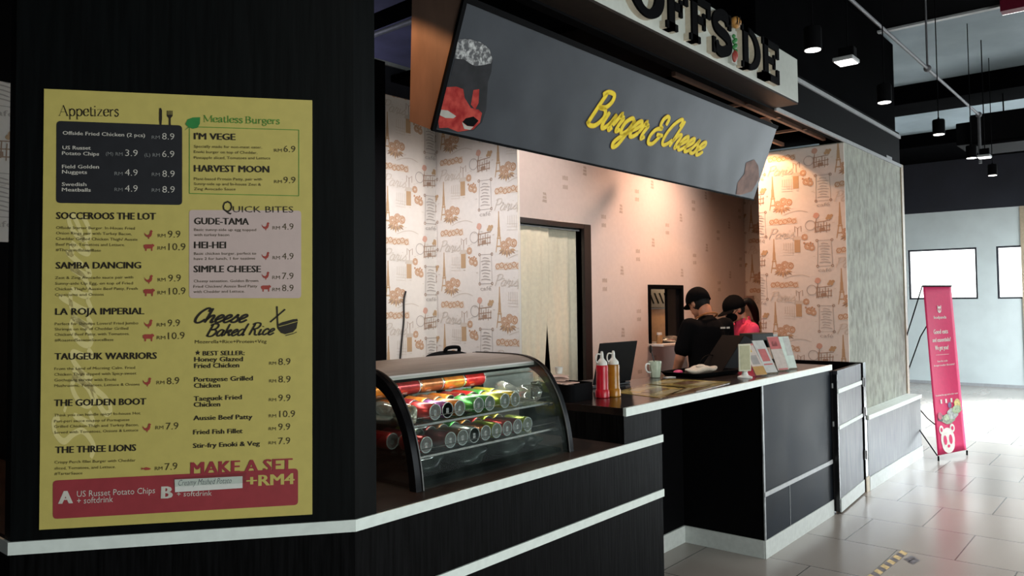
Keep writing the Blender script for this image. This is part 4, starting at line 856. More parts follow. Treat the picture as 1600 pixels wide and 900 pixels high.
# ================================================================== DISPLAY CASE
XL, XR = 1.918, 2.84
OUT = [(2.062, .9245), (2.072, 1.0), (2.09, 1.08), (2.118, 1.16), (2.15, 1.218), (2.186, 1.268), (2.235, 1.308), (2.304, 1.336), (2.40, 1.345), (2.62, 1.345)]
INN = [(2.096, .9245), (2.106, 1.0), (2.124, 1.08), (2.150, 1.15), (2.182, 1.204), (2.215, 1.242), (2.258, 1.272), (2.315, 1.295), (2.40, 1.302), (2.62, 1.302)]
OUT = [tuple(p) for p in smoothline([Vector(p) for p in OUT], 3)]; INN = [tuple(p) for p in smoothline([Vector(p) for p in INN], 3)]
dc = thing('display_case', 'curved glass drinks display case with black arched ends on the low counter', 'display case', (2.38, 2.34, .9245))
BEAD = mat('dark_metal_beading', (.10, .10, .10), .45, .6)
for X in (XL, XR):
    g = MB(); n = len(OUT); x0, x1 = (X-.012, X+.022) if X == XL else (X-.022, X+.012)
    vs = []
    for x in (x0, x1): vs += [(x, a, b) for a, b in OUT]+[(x, a, b) for a, b in INN]
    fs = []; k = 2*n
    for i in range(n-1):
        fs += [(i, i+1, n+i+1, n+i), (k+i, k+n+i, k+n+i+1, k+i+1), (i, k+i, k+i+1, i+1), (n+i, n+i+1, k+n+i+1, k+n+i)]
    fs += [(0, n, k+n, k), (n-1, k+n-1, k+2*n-1, 2*n-1)]
    g.add(vs, fs); g.box(x0, x1, 2.60, 2.64, .9245, 1.345); g.build('end_arch', M['blackgloss'], dc, smooth=40, fix=True)
    g = MB(); sg = [(2.62, .93), (2.62, 1.31)]+[p for p in INN[::-1] if p[1] < 1.31]
    g.slab([(X+.002, a, b) for a, b in sg], (.004, 0, 0)); g.build('end_glass', M['glass'], dc)
    g = MB(); g.tube([((x0 if X == XR else x1-.002), a-.003, b+.001) for a, b in OUT], .0035, 6); g.build('edge_beading', BEAD, dc, smooth=50)
i0 = max(i for i, p in enumerate(OUT) if p[1] < 1.325)
g = MB(); pts = OUT[:i0+1]; g.grid(lambda u, v: (XL+.022+(XR-XL-.044)*u, *Vector(pts[min(int(v*(len(pts)-1)), len(pts)-2)]).lerp(Vector(pts[min(int(v*(len(pts)-1))+1, len(pts)-1)]), v*(len(pts)-1)-min(int(v*(len(pts)-1)), len(pts)-2))+Vector((.008, -.003))), 2, (len(pts)-1)*2)
g.build('front_glass', M['fogglass'], dc, smooth=60)
g = MB(); top = OUT[i0:]; m_ = len(top); vs = []
for x in (XL+.02, XR-.02): vs += [(x, a, b-.001) for a, b in top]+[(x, a+.0, b-.018) for a, b in top]
fs = []; k = 2*m_
for i in range(m_-1): fs += [(i, i+1, k+i+1, k+i), (m_+i, k+m_+i, k+m_+i+1, m_+i+1)]
fs += [(0, k, k+m_, m_), (m_-1, 2*m_-1, k+2*m_-1, k+m_-1)]+[tuple(range(m_))+tuple(range(2*m_-1, m_-1, -1)), tuple(range(k, k+m_))+tuple(range(k+2*m_-1, k+m_-1, -1))]
g.add(vs, fs); g.build('lid', mat('dull_steel_lid', (.56, .53, .50), .42, .45, var=.12, scale=20, stretch=(.2, 4, 4)), dc, smooth=40, fix=True)
MB().box(XL+.02, XR-.02, 2.29, 2.315, 1.285, 1.318).box(XL+.02, XR-.02, 2.585, 2.61, 1.27, 1.33).build('header_rail', M['black'], dc)
MB().box(XL+.02, XR-.02, 2.11, 2.62, .9245, .94).build('base_plate', M['black'], dc)
for x in (XL+.02, 2.33, 2.56, XR-.045): MB().box(x, x+.028, 2.60, 2.63, .94, 1.30).build('rear_post', M['black'], dc)
MB().box(XL+.03, XR-.03, 2.612, 2.616, 1.145, 1.29).build('rear_glass', M['glass'], dc)
MB().box(XL+.02, XR-.02, 2.60, 2.63, .94, 1.145).build('rear_panel', M['black'], dc)
area('added_case_fill', (2.38, 2.34, 1.283), (2.38, 2.36, 0), .8, .02, 2.2, (1, .96, .88))  # added inside the case to brighten the cans, not a real strip
for z, y in ((1.140, 2.152), (1.030, 2.122)):
    MB().box(XL+.045, XR-.045, y, 2.58, z-.006, z).build('glass_shelf', M['shelfglass'], dc)
    MB().box(XL+.045, XR-.045, y-.003, y, z-.007, z+.001).build('shelf_edge', M['chrome'], dc)
    MB().tube([(XL+.045, y-.002, z+.025), (XR-.05, y-.002, z+.025)], .0016, 6).build('guard_wire', M['chrome'], dc)
    MB().tube([(XL+.03, y+.03, z-.012), (XL+.05, y, z-.012), (XL+.10, y-.01, z-.010), (XL+.13, y+.005, z-.012)], .004, 8).build('shelf_bracket', M['chrome'], dc, smooth=50)
    MB().box(XR-.06, XR-.02, y-.002, y+.03, z-.014, z-.006).build('shelf_bracket', M['chrome'], dc)
# cans: one mesh pair per colour, copied along the shelves
CANC = dict(red=(.50, .02, .02), orange=(.62, .22, .03), purple=(.34, .10, .36), green=(.06, .33, .06), lime=(.42, .46, .05), maroon=(.20, .015, .02), brown=(.25, .09, .03), yellow=(.60, .45, .06), silver=(.5, .5, .52))
CME = {}
LIDM = mat('can_end_aluminium', (.66, .70, .68), .42, .55)
def canmesh(c):
    if c not in CME:
        body = MB().lathe([(.026, .004), (.031, .010), (.0325, .016), (.0325, .114), (.0315, .121), (.0295, .125)], (0, 0, 0), 24)
        b2 = MB()
        for k in range(7): a0, a1 = .35*k-1, .35*k-.72; b2.add([(.0327*math.cos(a0), .0327*math.sin(a0), .03+.008*k), (.0327*math.cos(a1), .0327*math.sin(a1), .028+.008*k), (.0327*math.cos(a1), .0327*math.sin(a1), .055+.008*k), (.0327*math.cos(a0), .0327*math.sin(a0), .055+.008*k)], [(0, 1, 2, 3)])
        end = MB().lathe([(.0225, -.001), (.0262, -.003), (.0268, .002), (.0268, .006)], (0, 0, 0), 24); 
        lid = MB().lathe([(.0285, .125), (.0302, .1255), (.0302, .128), (.0285, .128), (.0275, .1245), (.004, .1245)], (0, 0, 0), 24)
        tab = MB().box(-.007, .007, -.012, .008, .1246, .1262)
        cm = mat('can_'+c, CANC[c], .28, .55, var=.25, scale=22); lt = mat('can_mark_'+c, tuple(min(.7, v*.6+.25) for v in CANC[c]), .3, .3)
        CME[c] = [body.mesh('can_body', cm, smooth=50), b2.mesh('can_marking', lt), lid.mesh('can_lid', LIDM, smooth=40), end.mesh('can_base', M['chrome'], smooth=40), tab.mesh('pull_tab', M['chrome'])]
    return CME[c]
def can(c, x, y, z, label, group, rot=0, side=False):
    r = thing('drink_can', label, 'can', (x, y, z), group)
    r.rotation_euler = (math.pi/2, 0, 0) if not side else (0, math.pi/2, 0)
    if side: r.location.x -= .064
    for me in canmesh(c)[:4]: o = bpy.data.objects.new(me.name, me); COL.objects.link(o); o.parent = r
    t = bpy.data.objects.new('pull_tab', canmesh(c)[4]); COL.objects.link(t); t.parent = [k for k in r.children if k.name.startswith('can_lid')][0]
ordn = ['first', 'second', 'third', 'fourth', 'fifth', 'sixth', 'seventh', 'eighth', 'ninth', 'tenth', 'eleventh', 'twelfth', 'thirteenth']
zt_, zl_ = 1.140+.034, 1.030+.034
topx = [onY(px, py, 2.17).x for px, py in ((681, 645), (699, 641), (717, 637), (749, 632), (765, 629), (790, 626), (805, 623))]
lowx = [onY(px, py, 2.14).x for px, py in ((667, 697), (705, 690), (722, 686), (740, 682), (757, 679), (773, 676), (790, 673), (806, 669), (821, 666))]
def spread(xs, gap=.067):
    for i in range(1, len(xs)): xs[i] = max(xs[i], xs[i-1]+gap)
    return xs
topx = spread(topx); lowx = spread(lowx)
for i, (x, c) in enumerate(zip(topx, ('red', 'purple', 'orange', 'green', 'green', 'lime', 'yellow'))):
    can(c, x, 2.172+.128, zt_, '%s drink can lying end-on, %s from left in front row of top shelf' % (c, ordn[i]), 'cans in the front row of the top shelf', rot=.4*i)
k = 0
for i in range(1, 10):
    x = XL+.09+i*.0685; c = ('red', 'brown', 'maroon', 'orange', 'brown', 'orange', 'maroon', 'red', 'green', 'lime', 'lime')[i]
    if x > XR-.17: break
    can(c, x, 2.455, zt_, '%s drink can behind the front row, %s from left on top shelf' % (c, ordn[i-1]), 'cans in the back row of the top shelf', rot=.7*i)
for i in range(5):
    x = XL+.16+i*.135; c = ('orange', 'maroon', 'brown', 'orange', 'red', 'brown', 'green', 'lime', 'yellow')[i]
    can(c, x, 2.46, zt_+.066, '%s drink can lying sideways on the back row of top shelf, %s from left' % (c, ordn[i]), 'cans on the upper layer of the top shelf', rot=.9*i, side=True)
for i, (x, c) in enumerate(zip(lowx, ('red', 'maroon', 'brown', 'silver', 'brown', 'lime', 'red', 'maroon', 'lime'))):
    if x < XR-.085: can(c, x, 2.142+.128, zl_, '%s drink can lying end-on, %s from left in front row of lower shelf' % (c, ordn[i]), 'cans in the front row of the lower shelf', rot=.5*i)
for i in range(10):
    x = XL+.09+i*.0685; c = ('red', 'maroon', 'lime', 'maroon', 'brown', 'green', 'orange', 'red', 'lime', 'yellow')[i]
    if x < XR-.085: can(c, x, 2.43, zl_, '%s drink can behind the front row, %s from left on lower shelf' % (c, ordn[i]), 'cans in the back row of the lower shelf', rot=.3*i)
# wrapped buns and bags
def lump(name, c, r, m, label, cat, seed, amp=.14, group=None, q=None):
    rn = random.Random(seed); g = MB().ell(c, r, 0, 22, 14); c = Vector(c)
    ph = [rn.uniform(0, 6) for _ in range(6)]
    g.v = [c+(v-c)*(1+amp*(math.sin((v.x-c.x)/r[0]*3+ph[0])*math.sin((v.z-c.z)/r[2]*4+ph[1])+.6*math.sin((v.y-c.y)/r[1]*7+ph[2]+(v.x-c.x)/r[0]*6)*.5)) for v in g.v]
    zb = c.z-r[2]*.86; g.v = [Vector((v.x, v.y, max(v.z, zb))) for v in g.v]
    o = g.build(name, m, None, smooth=70); tag(o, label, cat, group); return o
foil = mat('crinkled_wrap', (.50, .46, .36), .25, .5, var=.5, scale=30, bump=.6)
lump('wrapped_snack', (2.00, 2.22, zt_-.001), (.035, .055, .038), foil, 'crinkled pale wrapped snack at the left end of the top shelf', 'snack', 1)
lump('wrapped_snack', (2.00, 2.36, zt_-.001), (.035, .065, .038), M['cling'], 'clear wrapped snack behind the crinkled one at the left end of the top shelf', 'snack', 2)
for k, (x, y) in enumerate(((2.735, 2.22), (2.745, 2.37))):
    lump('plastic_bag', (x, y, zt_+.006), (.042, .06, .045), M['cling'], ['clear crumpled plastic bag at the front right end of the top shelf', 'clear crumpled plastic bag at the back right end of the top shelf'][k], 'bag', 4+k, .2)
baggrey = mat('smoky_plastic', (.010, .015, .013), .3, var=.8, scale=14, bump=.5, spec=.3)
for k, (x, y, rx) in enumerate(((2.10, 2.24, .09), (2.32, 2.22, .1), (2.56, 2.22, .1), (2.73, 2.24, .06))):
    lump('plastic_bag', (x, y, .94+.034), (rx, .075, .04), baggrey, ['smoky plastic bag at the left end of the case floor', 'smoky plastic bag second from left on the case floor', 'smoky plastic bag third from left on the case floor', 'smoky plastic bag at the right end of the case floor'][k], 'bag', 9+k, .2)
g = MB().box(2.705, 2.79, 2.38, 2.5, .9405, 1.018); tag(g.build('plastic_tub', M['cling'], bevel=.008), 'clear square plastic tub at the back right of the case floor', 'tub')

# ================================================================== BEHIND THE CASE
fz = thing('chest_freezer', 'white chest freezer standing behind the drinks case', 'freezer', (3.15, 3.3, 0))
MB().box(2.75, 3.75, 3.0, 3.6, 0, 1.16).build('body', M['whiteplastic'], fz, bevel=.015); MB().box(2.74, 3.76, 2.99, 3.6, 1.165, 1.235).build('lid', M['whiteplastic'], fz, bevel=.012)
p = onY(700, 556, 3.25)
bg = thing('backpack', 'black backpack with a top handle lying behind the drinks case', 'bag', (p.x, 3.25, 1.236))
zb_ = onY(700, 548, 3.25).z; g = MB().ell((p.x, 3.25, 1.237+(zb_-1.237)*.4), (.15, .12, (zb_-1.237)*.6), 0, 24, 14); g.v = [Vector((v.x, v.y, max(v.z, 1.238))) for v in g.v]; g.build('body', M['blackcloth'], bg, smooth=70)
z = onY(700, 543, 3.25).z
MB().tube(smoothline([Vector((p.x-.06, 3.22, zb_-.012)), Vector((p.x-.045, 3.21, z)), Vector((p.x+.045, 3.21, z)), Vector((p.x+.06, 3.22, zb_-.012))], 5), .011, 8).build('handle', M['blackcloth'], bg, smooth=50)
MB().tube(smoothline([Vector((p.x-.10, 3.165, zb_-.05)), Vector((p.x, 3.14, zb_-.03)), Vector((p.x+.09, 3.165, zb_-.03))], 5), .005, 6).build('zip_piping', M['greytrim'], bg, smooth=50)
P = [onY(x, y, 4.471) for x, y in ((634, 455), (631, 470), (631, 500), (628, 530), (624, 575))]
tag(MB().tube(smoothline(P, 5), .007, 8).build('cable', M['darkwood'], smooth=50), 'thin dark cable hanging down the patterned wallpaper', 'cable')

# ================================================================== ON THE ORDER COUNTER
ZC = 1.09
def bottle(name, x, y, mb_, label):
    t = thing(name, label, 'sauce bottle', (x, y, ZC), None)
    MB().lathe([(.034, .0005), (.037, .004), (.037, .034), (.033, .040), (.0315, .046), (.0305, .12), (.0315, .158), (.029, .166), (.02, .168)], (x, y, ZC), 28).build('body', mb_, t, smooth=40)
    MB().lathe([(.0265, .166), (.0275, .170), (.0265, .182), (.014, .196), (.0095, .203), (.0085, .222), (.006, .236), (.002, .238)], (x, y, ZC), 24).build('nozzle_cap', M['whiteplastic'], t, smooth=40)
    P = [Vector((x-.010*1, y, ZC+.222)), Vector((x-.026, y+.012, ZC+.224)), Vector((x-.034, y+.016, ZC+.205)), Vector((x-.029, y+.014, ZC+.184)), Vector((x-.018, y+.008, ZC+.176))]
    MB().tube(smoothline(P, 4), .0035, 8).build('cap_strap', M['whiteplastic'], t, smooth=50)
bottle('ketchup_bottle', 3.400, 2.272, mat('ketchup_red', (.50, .006, .022), .3, var=.1), 'red ketchup squeeze bottle with white nozzle on the order counter')
bottle('mustard_bottle', 3.476, 2.252, mat('mustard_amber', (.42, .17, .012), .25, var=.3, scale=8), 'amber mustard squeeze bottle with white nozzle beside the red one')
# black tub of plates and napkins
tb = thing('black_tub', 'black open tub with rounded corners at the left end of the order counter', 'tub', (3.24, 2.42, ZC))
q = [(3.135, 2.28), (3.345, 2.28), (3.345, 2.55), (3.135, 2.55)]
g = MB(); rr = rrect(q, .04, 5); ri = rrect([(3.142, 2.287), (3.338, 2.287), (3.338, 2.543), (3.142, 2.543)], .036, 5); n = len(rr)
vs = [(a, b, ZC+.0005) for a, b in rr]+[(a, b, ZC+.085) for a, b in rr]+[(a, b, ZC+.085) for a, b in ri]+[(a, b, ZC+.01) for a, b in ri]
fs = [(k*n+i, k*n+(i+1) % n, (k+1)*n+(i+1) % n, (k+1)*n+i) for k in range(3) for i in range(n)]+[tuple(range(n-1, -1, -1)), tuple(range(3*n, 4*n))]
g.add(vs, fs).build('tub', M['black'], tb, smooth=40)
napk = mat('pink_white_napkin', (.62, .45, .38), .8, var=.08)
for k in range(7):
    x, y = 3.19+.015*(k % 3)+.012*k*.6, 2.36+.022*k; an = .3*k-.8; ax = Vector((math.cos(an), math.sin(an), .05*(k % 3-1)))*.062; ay = Vector((-math.sin(an), math.cos(an), .10*((k % 2)-.3)))*.062
    c = Vector((min(3.265, max(3.215, x)), min(2.46, max(2.37, y)), ZC+.062+.0085*k)); g = MB().obox(c, ax, ay, Vector((0, 0, .0022)))
    tag(g.build('napkin', napk, bevel=.001), ['flat pale napkin at the bottom of the pile in the black tub', 'second lowest pale napkin in the black tub', 'third lowest pale napkin in the black tub', 'middle pale napkin of the pile in the black tub', 'third highest pale napkin in the black tub', 'second highest pale napkin in the black tub', 'topmost pale napkin of the pile in the black tub'][k], 'napkin', 'napkins in the black tub')
g = MB().lathe([(.016, 0), (.017, .004), (.021, .034), (.0195, .034), (.015, .006), (.002, .005)], (3.24, 2.43, ZC+.1275), 20); tag(g.build('paper_cup', M['whiteplastic'], smooth=40), 'small white cup standing on the napkin pile', 'cup')
# laptop seen from behind
lp = thing('laptop', 'open dark grey laptop seen from behind on the order counter', 'laptop', (3.8, 2.5, ZC))
a, b = onZ(933, 603, ZC), onZ(984, 603, ZC)
tl_, tr_ = None, None
la = onZ(936, 606, ZC)+Vector((-.055, 0, 0)); lb = la+Vector((.34*.995, -.02, 0)); lb = Vector((lb.x, la.y-.03, ZC)); ld = (lb-la).normalized(); ln = Vector((-ld.y, ld.x, 0))
up = (Vector((0, 0, 1))*.97-ln*.22).normalized()
c = (la+lb)/2; w2 = .175
MB().obox(c+Vector((0, 0, .009))+ln*.115, ld*w2, ln*.115, Vector((0, 0, .008))).build('keyboard_base', mat('laptop_grey', (.028, .028, .030), .4), lp, bevel=.003)
MB().obox(c+Vector((0, 0, .017))+up*.125, ld*w2, up*.122, up.cross(ld)*.0035).build('screen_lid', mat('laptop_lid', (.008, .008, .0085), .5, spec=.06), lp, bevel=.003)
MB().obox(c+Vector((0, 0, .019))+up*.126+ln*.004, ld*(w2-.012), up*.108, up.cross(ld)*.0008).build('screen', M['blackgloss'], lp)
MB().tube([c+Vector((0, 0, .017))-ld*.12, c+Vector((0, 0, .017))+ld*.12], .006, 8).build('hinge', M['black'], lp, smooth=50)
# mug and spoon
c = Vector((4.44, 2.56, ZC))
mg = thing('coffee_mug', 'pale green mug with a handle behind the menus on the counter', 'mug', c)
MB().lathe([(.027, .0005), (.030, .003), (.041, .100), (.0405, .105), (.037, .103), (.027, .008), (.002, .007)], c, 28).build('cup', mat('pale_green_glaze', (.46, .52, .40), .25), mg, smooth=40)
hd = Vector((-.86, .5, 0)).normalized()
MB().tube(smoothline([c+hd*.034+Vector((0, 0, .088)), c+hd*.062+Vector((0, 0, .088)), c+hd*.068+Vector((0, 0, .06)), c+hd*.055+Vector((0, 0, .038)), c+hd*.030+Vector((0, 0, .036))], 5), .0055, 8).build('handle', M['whiteplastic'], mg, smooth=50)
sp = thing('spoon', 'dark wooden spoon standing in the pale green mug', 'spoon', c+Vector((0, 0, .01)))
MB().tube([c+Vector((.018, -.01, .012)), c+Vector((-.02, .012, .16))], .0035, 8).build('handle', M['darkwood'], sp, smooth=50)
MB().ell(c+Vector((-.026, .016, .183)), (.006, .012, .026)).build('bowl', M['darkwood'], sp, smooth=60)
# laminated menus lying flat
mm_ = mat('laminated_menu', (.46, .33, .10), .12, var=.5, scale=9); mm2 = mat('laminated_menu_dark', (.30, .15, .06), .12, var=.6, scale=14)
def flatmenu(pts, z, label, m):
    P = [onZ(*p, ZC+z) for p in pts]; t = thing('laminated_menu', label, 'menu', sum(P, Vector())/4, 'laminated menus on the counter')
    MB().slab(P, (0, 0, .0018)).build('sheet', m, t, fix=True)
    c = sum(P, Vector())/4; g = MB()
    for k, (a, b) in enumerate(((.1, .35), (.42, .66), (.72, .93))):
        q = [P[0].lerp(P[1], a).lerp(P[3].lerp(P[2], a), .25), P[0].lerp(P[1], b).lerp(P[3].lerp(P[2], b), .25), P[0].lerp(P[1], b).lerp(P[3].lerp(P[2], b), .8), P[0].lerp(P[1], a).lerp(P[3].lerp(P[2], a), .8)]
        g.add([v+Vector((0, 0, .0024)) for v in q], [(0, 1, 2, 3)], k % 2)
    g.build('printed_picture', [mat('menu_picture_pale', (.50, .42, .22), .15), mat('menu_picture_brown', (.16, .07, .03), .15)], t)
flatmenu([(962, 613), (1032, 622), (1078, 608), (1008, 601)], .0005, 'left yellow laminated menu lying flat beside the mustard bottle', mm_)
flatmenu([(1034, 622), (1088, 612), (1140, 599), (1080, 602)], .0005, 'front right brown edged laminated menu lying flat by the counter edge', mm2)
flatmenu([(1010, 600), (1082, 606), (1142, 597), (1045, 592)], .0030, 'rear yellow laminated menu lying flat in front of the black tray', mm_)
tag(MB().obox(onZ(1046, 590, ZC)+Vector((0, 0, .003)), Vector((.035, -.01, 0)), Vector((.006, .02, 0)), Vector((0, 0, .002))).build('card', M['paper'], bevel=.0005), 'small white card lying beside the mug', 'card')
# black tray with folded white cloth
ty = thing('serving_tray', 'black serving tray with raised rim on the order counter', 'tray', (4.75, 2.42, ZC))
q = [(4.50, 2.30), (5.02, 2.22), (5.06, 2.56), (4.54, 2.60)]; rr = rrect(q, .05, 5); ce = sum((Vector(p) for p in rr), Vector((0, 0)))/len(rr); ri = [tuple(ce+(Vector(p)-ce)*.93) for p in rr]; n = len(rr)
vs = [(*tuple(ce+(Vector(p)-ce)*.9), ZC+.0045) for p in rr]+[(a, b, ZC+.03) for a, b in rr]+[(a, b, ZC+.03) for a, b in ri]+[(*tuple(ce+(Vector(p)-ce)*.87), ZC+.008) for p in rr]
fs = [(k*n+i, k*n+(i+1) % n, (k+1)*n+(i+1) % n, (k+1)*n+i) for k in range(3) for i in range(n)]+[tuple(range(n-1, -1, -1)), tuple(range(3*n, 4*n))]
MB().add(vs, fs).build('tray', M['black'], ty, smooth=40)
p = onZ(1097, 582, ZC+.02)
g = MB().ell((4.76, 2.40, ZC+.0345), (.15, .05, .026), 0, 24, 12, Matrix.Rotation(-.25, 3, 'Z')); g.v = [v+Vector((0, 0, .006*math.sin(v.x*40)+.004*math.sin(v.y*70))) for v in g.v]
cm_ = mat('folded_cloth', (.60, .50, .40), .85, bump=.2, scale=60)
g.ell((4.75, 2.40, ZC+.058), (.045, .03, .013), 0, 14, 8)
tag(g.build('folded_cloth', cm_, smooth=60), 'folded cream cloth lying in the black tray', 'cloth')
pk = thing('pink_pouch', 'small bright pink pouch at the left end of the black tray', 'pouch', onZ(1052, 579, ZC+.04))
c = Vector((4.66, 2.66, ZC)); c = Vector((4.63, 2.50, ZC+.0235)); g = MB().ell(c, (.055, .03, .015), 0, 18, 10, Matrix.Rotation(.3, 3, 'Z')); g.build('pouch', mat('hot_pink', (.55, .03, .14), .5), pk, smooth=60)
# little white stand-up sign seen from behind
c = onZ(1164, 590, ZC)
sg = thing('table_sign', 'small white upright table sign with waisted foot at the counter edge', 'sign', c)
sx = Vector((.84, -.54, 0)); sy = Vector((.54, .84, 0))
MB().lathe([(.046, .0005), (.046, .006), (.022, .016), (.016, .034), (.02, .042)], c, 24).build('foot', M['whiteplastic'], sg, smooth=40)
MB().obox(c+Vector((0, 0, .126)), sx*.044, sy*.005, Vector((0, 0, .086))).build('plate', mat('cream_plastic', (.60, .58, .45), .4), sg, bevel=.003)
MB().obox(c+Vector((0, 0, .126))-sy*.0054, sx*.035, sy*.001, Vector((0, 0, .076))).build('back_panel', mat('olive_card', (.40, .38, .24), .5), sg)
# leaning card holders
def cardholder(pb, w, h, lean, yaw, mats, label, bands):
    c = onZ(*pb, ZC); ux = Vector((math.cos(yaw), math.sin(yaw), 0)); ny = Vector((-ux.y, ux.x, 0)); up = (Vector((0, 0, 1))+ny*lean).normalized(); n = ux.cross(up)
    t = thing('card_holder', label, 'card holder', c, 'card holders on the counter')
    MB().obox(c+Vector((0, 0, .004))+up*h/2, ux*w/2, up*h/2, n*.003).build('acrylic_sheet', M['shelfglass'], t)
    MB().obox(c+ny*.035+Vector((0, 0, .002)), ux*w/2, ny*.045, Vector((0, 0, .0015))).build('foot', M['shelfglass'], t)
    MB().obox(c+Vector((0, 0, .004))+up*h/2+n*.0036, ux*w*.47, up*h*.485, n*.0006).build('card', mats, t)
    for u0, u1, v0, v1, m in bands:
        MB().obox(c+Vector((0, 0, .004))+up*h*(v0+v1)/2+ux*w*((u0+u1)/2)+n*.0046, ux*w*(u1-u0)/2, up*h*(v1-v0)/2, n*.0004).build('printed_band', m, t)
pale = mat('card_pale', (.52, .44, .40), .5); rosec = mat('card_rose', (.48, .13, .13), .5); och = mat('card_ochre', (.42, .24, .07), .5); gry = mat('card_grey', (.30, .28, .27), .5); mint = mat('card_mint', (.60, .68, .62), .4); yel = mat('card_yellow', (.60, .38, .03), .5); lgr = mat('card_light', (.50, .50, .48), .5)
yaw = -.35
cardholder((1190, 588), .105, .235, .62, yaw, pale, 'leaning card holder with ochre foot band and yellow round mark, nearest the white table sign', [(-.47, .47, .02, .28, och), (-.3, .3, .34, .62, gry), (-.32, .1, .72, .88, yel), (-.47, .47, .93, .98, rosec)])
cardholder((1206, 584), .115, .245, .58, yaw, lgr, 'leaning card holder with a rose square on a pale card, second from the table sign', [(-.3, .3, .35, .72, rosec), (-.35, .35, .24, .28, rosec)])
cardholder((1224, 580), .115, .25, .42, yaw, pale, 'leaning card holder with a rose upper panel, third from the table sign', [(-.47, .47, .62, .97, rosec), (-.25, .2, .70, .84, pale), (-.40, .40, .02, .06, rosec)])
cardholder((1237, 577), .11, .235, .32, yaw, mint, 'leaning pale mint card holder at the right end of the row', [(-.1, .45, .4, .96, lgr)])
# payment terminal on a slanted stand
c = onZ(1150, 586, ZC); c = Vector((5.24, 2.49, ZC))
ps = thing('payment_terminal', 'black tilted payment terminal with a grey printer head behind the card holders', 'terminal', c)
hd_ = onY(1182, 526, 2.45)
MB().box(c.x-.11, c.x+.11, c.y-.09, c.y+.09, ZC+.0005, ZC+.025).build('base', M['black'], ps, bevel=.008)
q = [onY(*p, 2.36) for p in ((1128, 590), (1150, 590), (1178, 532), (1163, 524))]
for v in q: v.z = max(v.z, ZC+.004)
MB().slab(q, (0, .17, 0)).build('tilted_screen', M['black'], ps, bevel=.004, fix=True)
h1_ = onY(1165, 530, 2.38); MB().obox(hd_+Vector((.0, 0, .0)), Vector((.13, -.03, 0)), Vector((.02, .06, 0)), Vector((0, 0, .028))).build('printer_head', mat('dark_green_grey', (.022, .025, .022), .45, spec=.2), ps, bevel=.006)
MB().obox(hd_+Vector((.095, -.03, -.045)), Vector((.02, -.005, 0)), Vector((.003, .03, 0)), Vector((0, 0, .04))).build('head_bracket', M['black'], ps, bevel=.004)
MB().tube([c+Vector((.05, .06, .02)), hd_+Vector((0, .03, -.02))], .016, 10).build('stem', M['black'], ps, smooth=50)
w = hd_+Vector((.15, -.055, .012)); tag(MB().slab([w, w+Vector((.075, -.02, 0)), w+Vector((.075, -.02, -.07)), w+Vector((0, 0, -.07))], (.0, .004, 0)).build('receipt', lgr, fix=True), 'white paper slip standing up behind the rose card holder', 'paper')
P = [onY(*p, 2.50) for p in ((1091, 582), (1094, 566), (1103, 556), (1114, 555), (1124, 562))]
tag(MB().tube(smoothline(P, 5), .0035, 8).build('cable', M['black'], smooth=50), 'thin black cable looping up from the black tray', 'cable')
# sill of the hatch: foil tray, jar
x = h0+.17
lump('foil_tray', (h0+.27, YB-.075, ZH0+.030), (.15, .06, .034), mat('foil', (.62, .58, .5), .22, .8, var=.4, scale=40, bump=.6), 'crumpled silver foil tray on the sill of the serving hatch', 'tray', 21, .1)
jr = thing('spice_jar', 'small glass jar with white lid at the left end of the hatch sill', 'jar', (h0+.075, YB-.07, ZH0))
MB().lathe([(.026, .0005), (.028, .004), (.028, .07), (.022, .08)], (h0+.075, YB-.07, ZH0), 20).build('glass', mat('jar_amber', (.36, .22, .10), .2), jr, smooth=40)
MB().lathe([(.024, .0802), (.024, .1), (.022, .102)], (h0+.075, YB-.07, ZH0), 20).build('lid', M['white'], jr, smooth=40)
p = onX(1171, 476, 8.49); 
sw = thing('switch_box', 'pale switch box on the far right wallpaper above the staff', 'switch', (8.487, p.y, p.z))
MB().box(8.45, 8.487, p.y-.06, p.y+.07, p.z-.17, p.z+.1).build('box', mat('dusty_pink_plastic', (.34, .24, .21), .5), sw, bevel=.006); MB().box(8.444, 8.45, p.y-.03, p.y+.03, p.z-.05, p.z+.05).build('rocker', mat('switch_rocker', (.42, .33, .30), .4), sw, bevel=.002)
